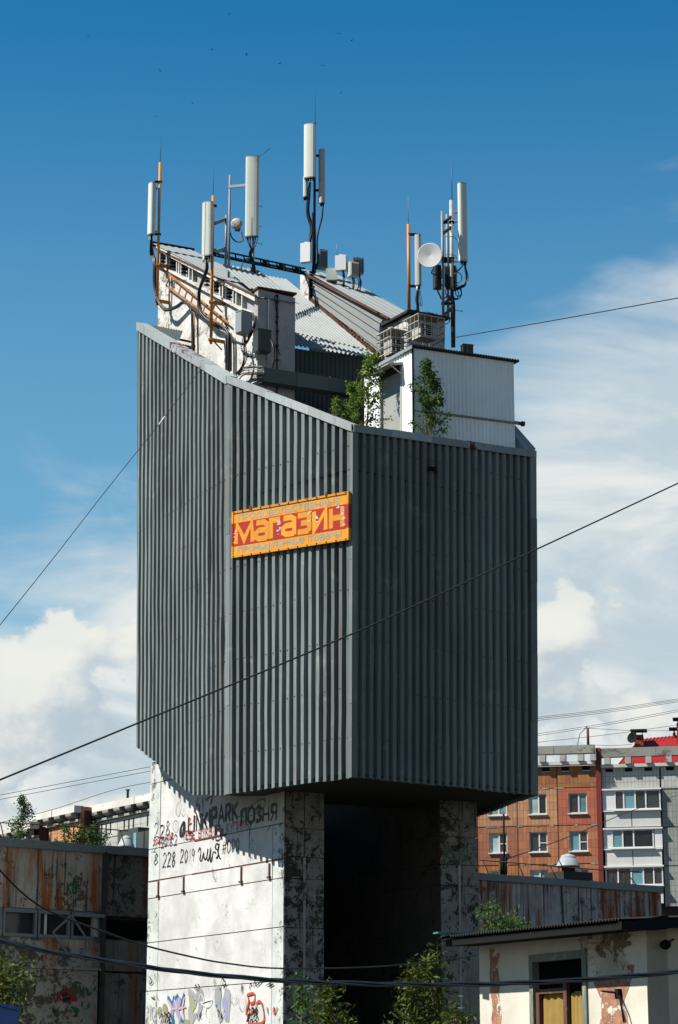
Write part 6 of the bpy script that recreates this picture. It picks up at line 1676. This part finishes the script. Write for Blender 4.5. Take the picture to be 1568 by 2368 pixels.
def sapling(name, label, base, H, Wd, n, leaf, seed, mat='leaf_birch', lean=(0, 0), aspect=.8, stems=1, up=.9, group=None, bark='bark_birch', shape=1.0, start=.12):
    R = random.Random(seed); t = thing(name, label, 'sapling' if H < 3 else 'tree', group)
    tb, lf = MB(), MB()
    base = V(base); pts = []; tubes = []
    for st in range(stems):
        a0 = R.uniform(0, 2 * pi); sp = 0 if stems == 1 else Wd * .45 * R.uniform(.3, 1)
        top = base + V((lean[0] * H + cos(a0) * sp, lean[1] * H + sin(a0) * sp, H * (1 if st == 0 else R.uniform(.6, .95))))
        b0 = base + V((cos(a0) * sp * .2, sin(a0) * sp * .2, 0))
        tr = smoothpts([b0, lerp(b0, top, .35) + V((R.uniform(-1, 1), R.uniform(-1, 1), 0)) * Wd * .06, lerp(b0, top, .7) + V((R.uniform(-1, 1), R.uniform(-1, 1), 0)) * Wd * .06, top], 5)
        tubes.append((tr, [H * .012 * (1.1 - i / len(tr)) for i in range(len(tr))]))
        nb = int(26 / stems ** .5) + 6
        for b in range(nb):
            f = start + (1 - start) * (b + R.random()) / nb; p = tr[min(int(f * (len(tr) - 1)), len(tr) - 1)]
            ln_ = Wd * .5 * shape * (1.05 - f) ** .7 * R.uniform(.55, 1.15) / (1 if stems == 1 else 1.5); a = R.uniform(0, 2 * pi)
            d = V((cos(a), sin(a), up * R.uniform(.5, 1.3))).normalized()
            br = [p, p + d * ln_ * .5, p + d * ln_ + V((0, 0, -.05 * ln_))]
            tubes.append((br, [H * .005, H * .004, H * .002])); pts.append(br)
        pts.append(tr[len(tr) // 2:])
    for k, (tr, rr) in enumerate(tubes):
        (tb).tube(tr, rr, 5, False)
    tb.build('trunk', bark, t)
    for i in range(n):
        br = pts[R.randrange(len(pts))]; k = R.random() ** .7 * (len(br) - 1); j = min(int(k), len(br) - 2); p = lerp(br[j], br[j + 1], k - j)
        p = p + V((R.gauss(0, 1), R.gauss(0, 1), R.gauss(0, 1))) * leaf * .9
        leafmesh(lf, p, R, leaf, aspect)
    lf.build('crown', mat, t)
    return t


def base_at(px, py, W, off): return ray_offset(px, py, W, off)
q = base_at(840, 1000, WR, -.55); sapling('birch_sapling', 'leafy birch sapling at the tower parapet, left of the shed door', q - V((0, 0, .1)), 2.15, 1.8, 2900, .066, 31, lean=(.0, 0), stems=2, up=.6, shape=1.25, group='birches on the tower')
q = base_at(990, 1015, WR, -.5); sapling('birch_sapling', 'darker dense birch sapling in front of the white shed corner', q - V((0, 0, .1)), 2.2, 1.65, 3300, .064, 32, mat='leaf_dark', lean=(-.02, 0), up=.7, shape=1.1, group='birches on the tower')
q = base_at(778, 985, WR, -.9); sapling('birch_sapling', 'low young birch at the left end of the parapet foliage', q - V((0, 0, .1)), .8, .6, 300, .06, 33, group='birches on the tower')
q = base_at(850, 850, WR, -2.2); sapling('birch_sapling', 'small sprig growing at the eave near the lower cage', q - V((0, 0, .2)), .75, .45, 160, .06, 36, group='birches on the tower')
def rooftop(px, py, o): return WO.p(WO.sz(px, py)[0], zroof - .1, o)
sapling('roof_birch', 'young birch growing on the left roof beside the orange block', rooftop(88, 1950, -1.0), 1.5, 1.25, 1300, .062, 34, mat='leaf_dark', group='birches on the old roof')
sapling('roof_birch', 'low spreading birch on the roof below the white block', rooftop(232, 1955, -1.2), .85, 1.2, 900, .065, 35, mat='leaf_dark', group='birches on the old roof', stems=3)
sapling('roof_birch', 'thin birch on the roof right behind the zinc vent', rooftop(302, 1960, -1.9), .95, 1.1, 800, .065, 37, mat='leaf_dark', group='birches on the old roof', stems=3)
sapling('roof_birch', 'low weed at the left roof edge beside the rail', rooftop(190, 1952, -.8), .5, .9, 300, .05, 38, mat='leaf_dark', group='birches on the old roof', stems=3)
def ground_at(px, Y): p = at(px, 2300, Y); return V((p.x, Y, 0))
def hfor(py, px, Y): return at(px, py, Y).z
for i, (px, pyt, Y, Wd, n, mt, lab) in enumerate((
    (62, 2175, 44, 4.2, 4000, 'leaf_yellow', 'yellow green ash sapling before the graffiti wall, lower left'),
    (5, 2230, 42, 3.4, 2400, 'leaf_yellow', 'ragged shrub at the left edge beside the blue kiosk'),
    (672, 2262, 50, 1.5, 1200, 'leaf_dark', 'small green shrub at the near corner of the white pier'),
    (825, 2280, 49, 2.2, 1800, 'leaf_yellow', 'low ash sapling inside the dark passage mouth'),
    (948, 2212, 48, 2.7, 3000, 'leaf_yellow', 'tallest ash sapling in front of the far pier'),
    (1078, 2262, 46, 2.8, 2600, 'leaf_yellow', 'ash sapling beside the cream house corner'))):
    H = hfor(pyt, px, Y)
    sapling('ash_sapling', lab, ground_at(px, Y), H, Wd, n, .15, 50 + i, mat=mt, aspect=.30, group='saplings round the pier foot', stems=3, up=1.1, bark='bark', start=.5, shape=1.2)
# weeds behind the house eave
wd = thing('roof_weeds', 'patch of green weeds behind the corrugated house roof', 'weeds')
R = random.Random(77); mb = MB()
for i in range(900):
    f = R.random(); c_ = at(*zH(350 + 250 * f, 500), 46.0); H = (.45 + .25 * sin(f * 9)) * R.random() ** .7 * (1 if f < .8 else .4)
    leafmesh(mb, c_ + V((R.uniform(-.15, .15), R.uniform(-.4, .4), H * (1 - .5 * abs(f - .35)))), R, .07, .6)
mb.build('foliage', 'leaf_dark', wd)
mb = MB()
for i in range(20):
    c_ = at(*zH(350 + 12 * i, 520), 46.0); mb.tube([c_ - V((0, 0, .6)), c_ + V((R.uniform(-.1, .1), 0, R.uniform(.2, .6)))], .006, 4, False)
mb.build('stems', 'bark', wd)

# ------------------------------------------------------------------ wires
def wire(label, pts, r, mat='wire', name='overhead_wire', group=None):
    P = [at(*p) for p in pts]
    o = MB().tube(smoothpts(P, 6), r, 5, False).build(name, mat)
    return tag(o, label, 'wire', group)
wire('thin guy wire rising to the left tower parapet', [(-20, 1470, 40), (120, 1295, 42.5), (250, 1128, 45.5), (372, 975, 48.5), (463, 855, 53.5)], .008)
slv = thing('wire_sleeve', 'small white sleeve on the thin guy wire', 'sleeve'); MB().tube([at(366, 984, 48.3), at(381, 963, 48.7)], .015, 6).build('sleeve', 'radio_white', slv)
wire('black cable crossing in front of the ribbed tower', [(-20, 1811, 30), (318, 1672, 32), (815, 1465, 35), (1240, 1270, 38), (1600, 1102, 40.5)], .014)
wire('cable from the rooftop shed to the upper right', [(1052, 780, 55.6), (1300, 737, 50), (1600, 683, 45)], .012)
for i, pts in enumerate(([(0, 1838), (350, 1772)], [(0, 1848), (350, 1782)], [(0, 1902), (120, 1872), (263, 1826), (360, 1806)])):
    wire(('upper far wire over the left block', 'lower far wire over the left block', 'far wire on the short pole of the left block')[i], [(x, y, 140) for x, y in pts], .018, group='far wires left')
FARW = ('topmost of the three parallel far wires at right', 'middle of the three parallel far wires at right', 'lowest of the three parallel far wires at right',
        'upper of the two wires below the triple far wires', 'lower of the two wires below the triple far wires', 'far wire passing close above the aerial pole', 'far wire leaving the aerial pole top to the right', 'short far wire just above the concrete parapet')
for i, (a, b) in enumerate((((600, 118), (1568, -8)), ((600, 128), (1568, 2)), ((600, 140), (1568, 12)), ((600, 232), (1568, 66)), ((600, 245), (1568, 78)), ((600, 290), (1600, 165)), ((925, 192), (1600, 210)), ((940, 305), (1250, 305)))):
    m = ((a[0] + b[0]) / 2, (a[1] + b[1]) / 2 + 8)
    wire(FARW[i], [(*z3(*p), 160) for p in (a, m, b)], .016, group='far wires right')
wire('thin wire slanting across the brick facade', [(*z3(395, 1090), 66), (*z3(800, 945), 90), (*z3(1250, 760), 120), (*z3(1600, 640), 150)], .02)
wire('thin black cable sagging across the white pier', [(-20, 1990, 26), (*zL(350, 1280), 26.5), (*zL(1000, 1540), 27.5), (*zP(165, 1730), 28), (*zP(500, 1812), 29), (*zP(800, 1868), 30), (*zP(1250, 1908), 32), (*zU(700, 1208), 35), (*zU(1150, 1150), 38), (1115, 2185, 40)], .012)
# thick twisted bundle
tw = thing('twisted_power_cable', 'thick twisted black power cable sagging across the foreground', 'cable')
cp = [(-30, 2168), (0, 2174), (94, 2196), (250, 2221), (405, 2244), (530, 2257), (657, 2267), (749, 2271), (947, 2276), (1108, 2275), (1229, 2271), (1356, 2264), (1568, 2247), (1610, 2243)]
cl = smoothpts([at(x, y, 18.0) for x, y in cp], 14)
acc = 0.0
arc = [0.0]
for i in range(1, len(cl)): acc += (cl[i] - cl[i - 1]).length; arc.append(acc)
for k in range(3):
    MB().tube([p + V((0, cos(arc[i] * 5.0 + k * 2.094), sin(arc[i] * 5.0 + k * 2.094))) * .0115 for i, p in enumerate(cl)], .0088, 8, False).build('strand', 'cable_gloss', tw)

# ------------------------------------------------------------------ birds
for i, (x, y) in enumerate(((570, 127), (530, 33), (785, 78), (490, 115), (204, 84), (647, 147), (371, 164), (445, 239), (362, 270), (748, 152), (813, 94), (788, 215))):
    b = thing('bird', 'tiny dark bird high in the blue sky', 'bird', 'birds in the sky')
    c_ = at(x, y, 120.0); s_ = random.uniform(.16, .26) * (1.5 if i == 0 else 1.0); a = random.uniform(0, 6.28); f = V((cos(a), sin(a), 0)); w_ = V((-sin(a), cos(a), .35))
    MB().lathe(c_ - f * .12 * s_ * 2, f, [(.005, 0), (.05 * s_ * 1.6, .08 * s_), (.06 * s_ * 1.6, .25 * s_), (.03 * s_, .42 * s_), (.004, .5 * s_)], 8).build('body', 'bird', b)
    for sg in (-1, 1):
        ww = V((w_.x * sg, w_.y * sg, .30)); MB().add([c_ + f * .08 * s_, c_ - f * .08 * s_, c_ + ww * s_ * .45 - f * .05 * s_, c_ + ww * s_ * .8 - f * .22 * s_, c_ + ww * s_ * .45 + f * .08 * s_], [(0, 1, 2, 4), (4, 2, 3)]).build('wing', 'bird', b)
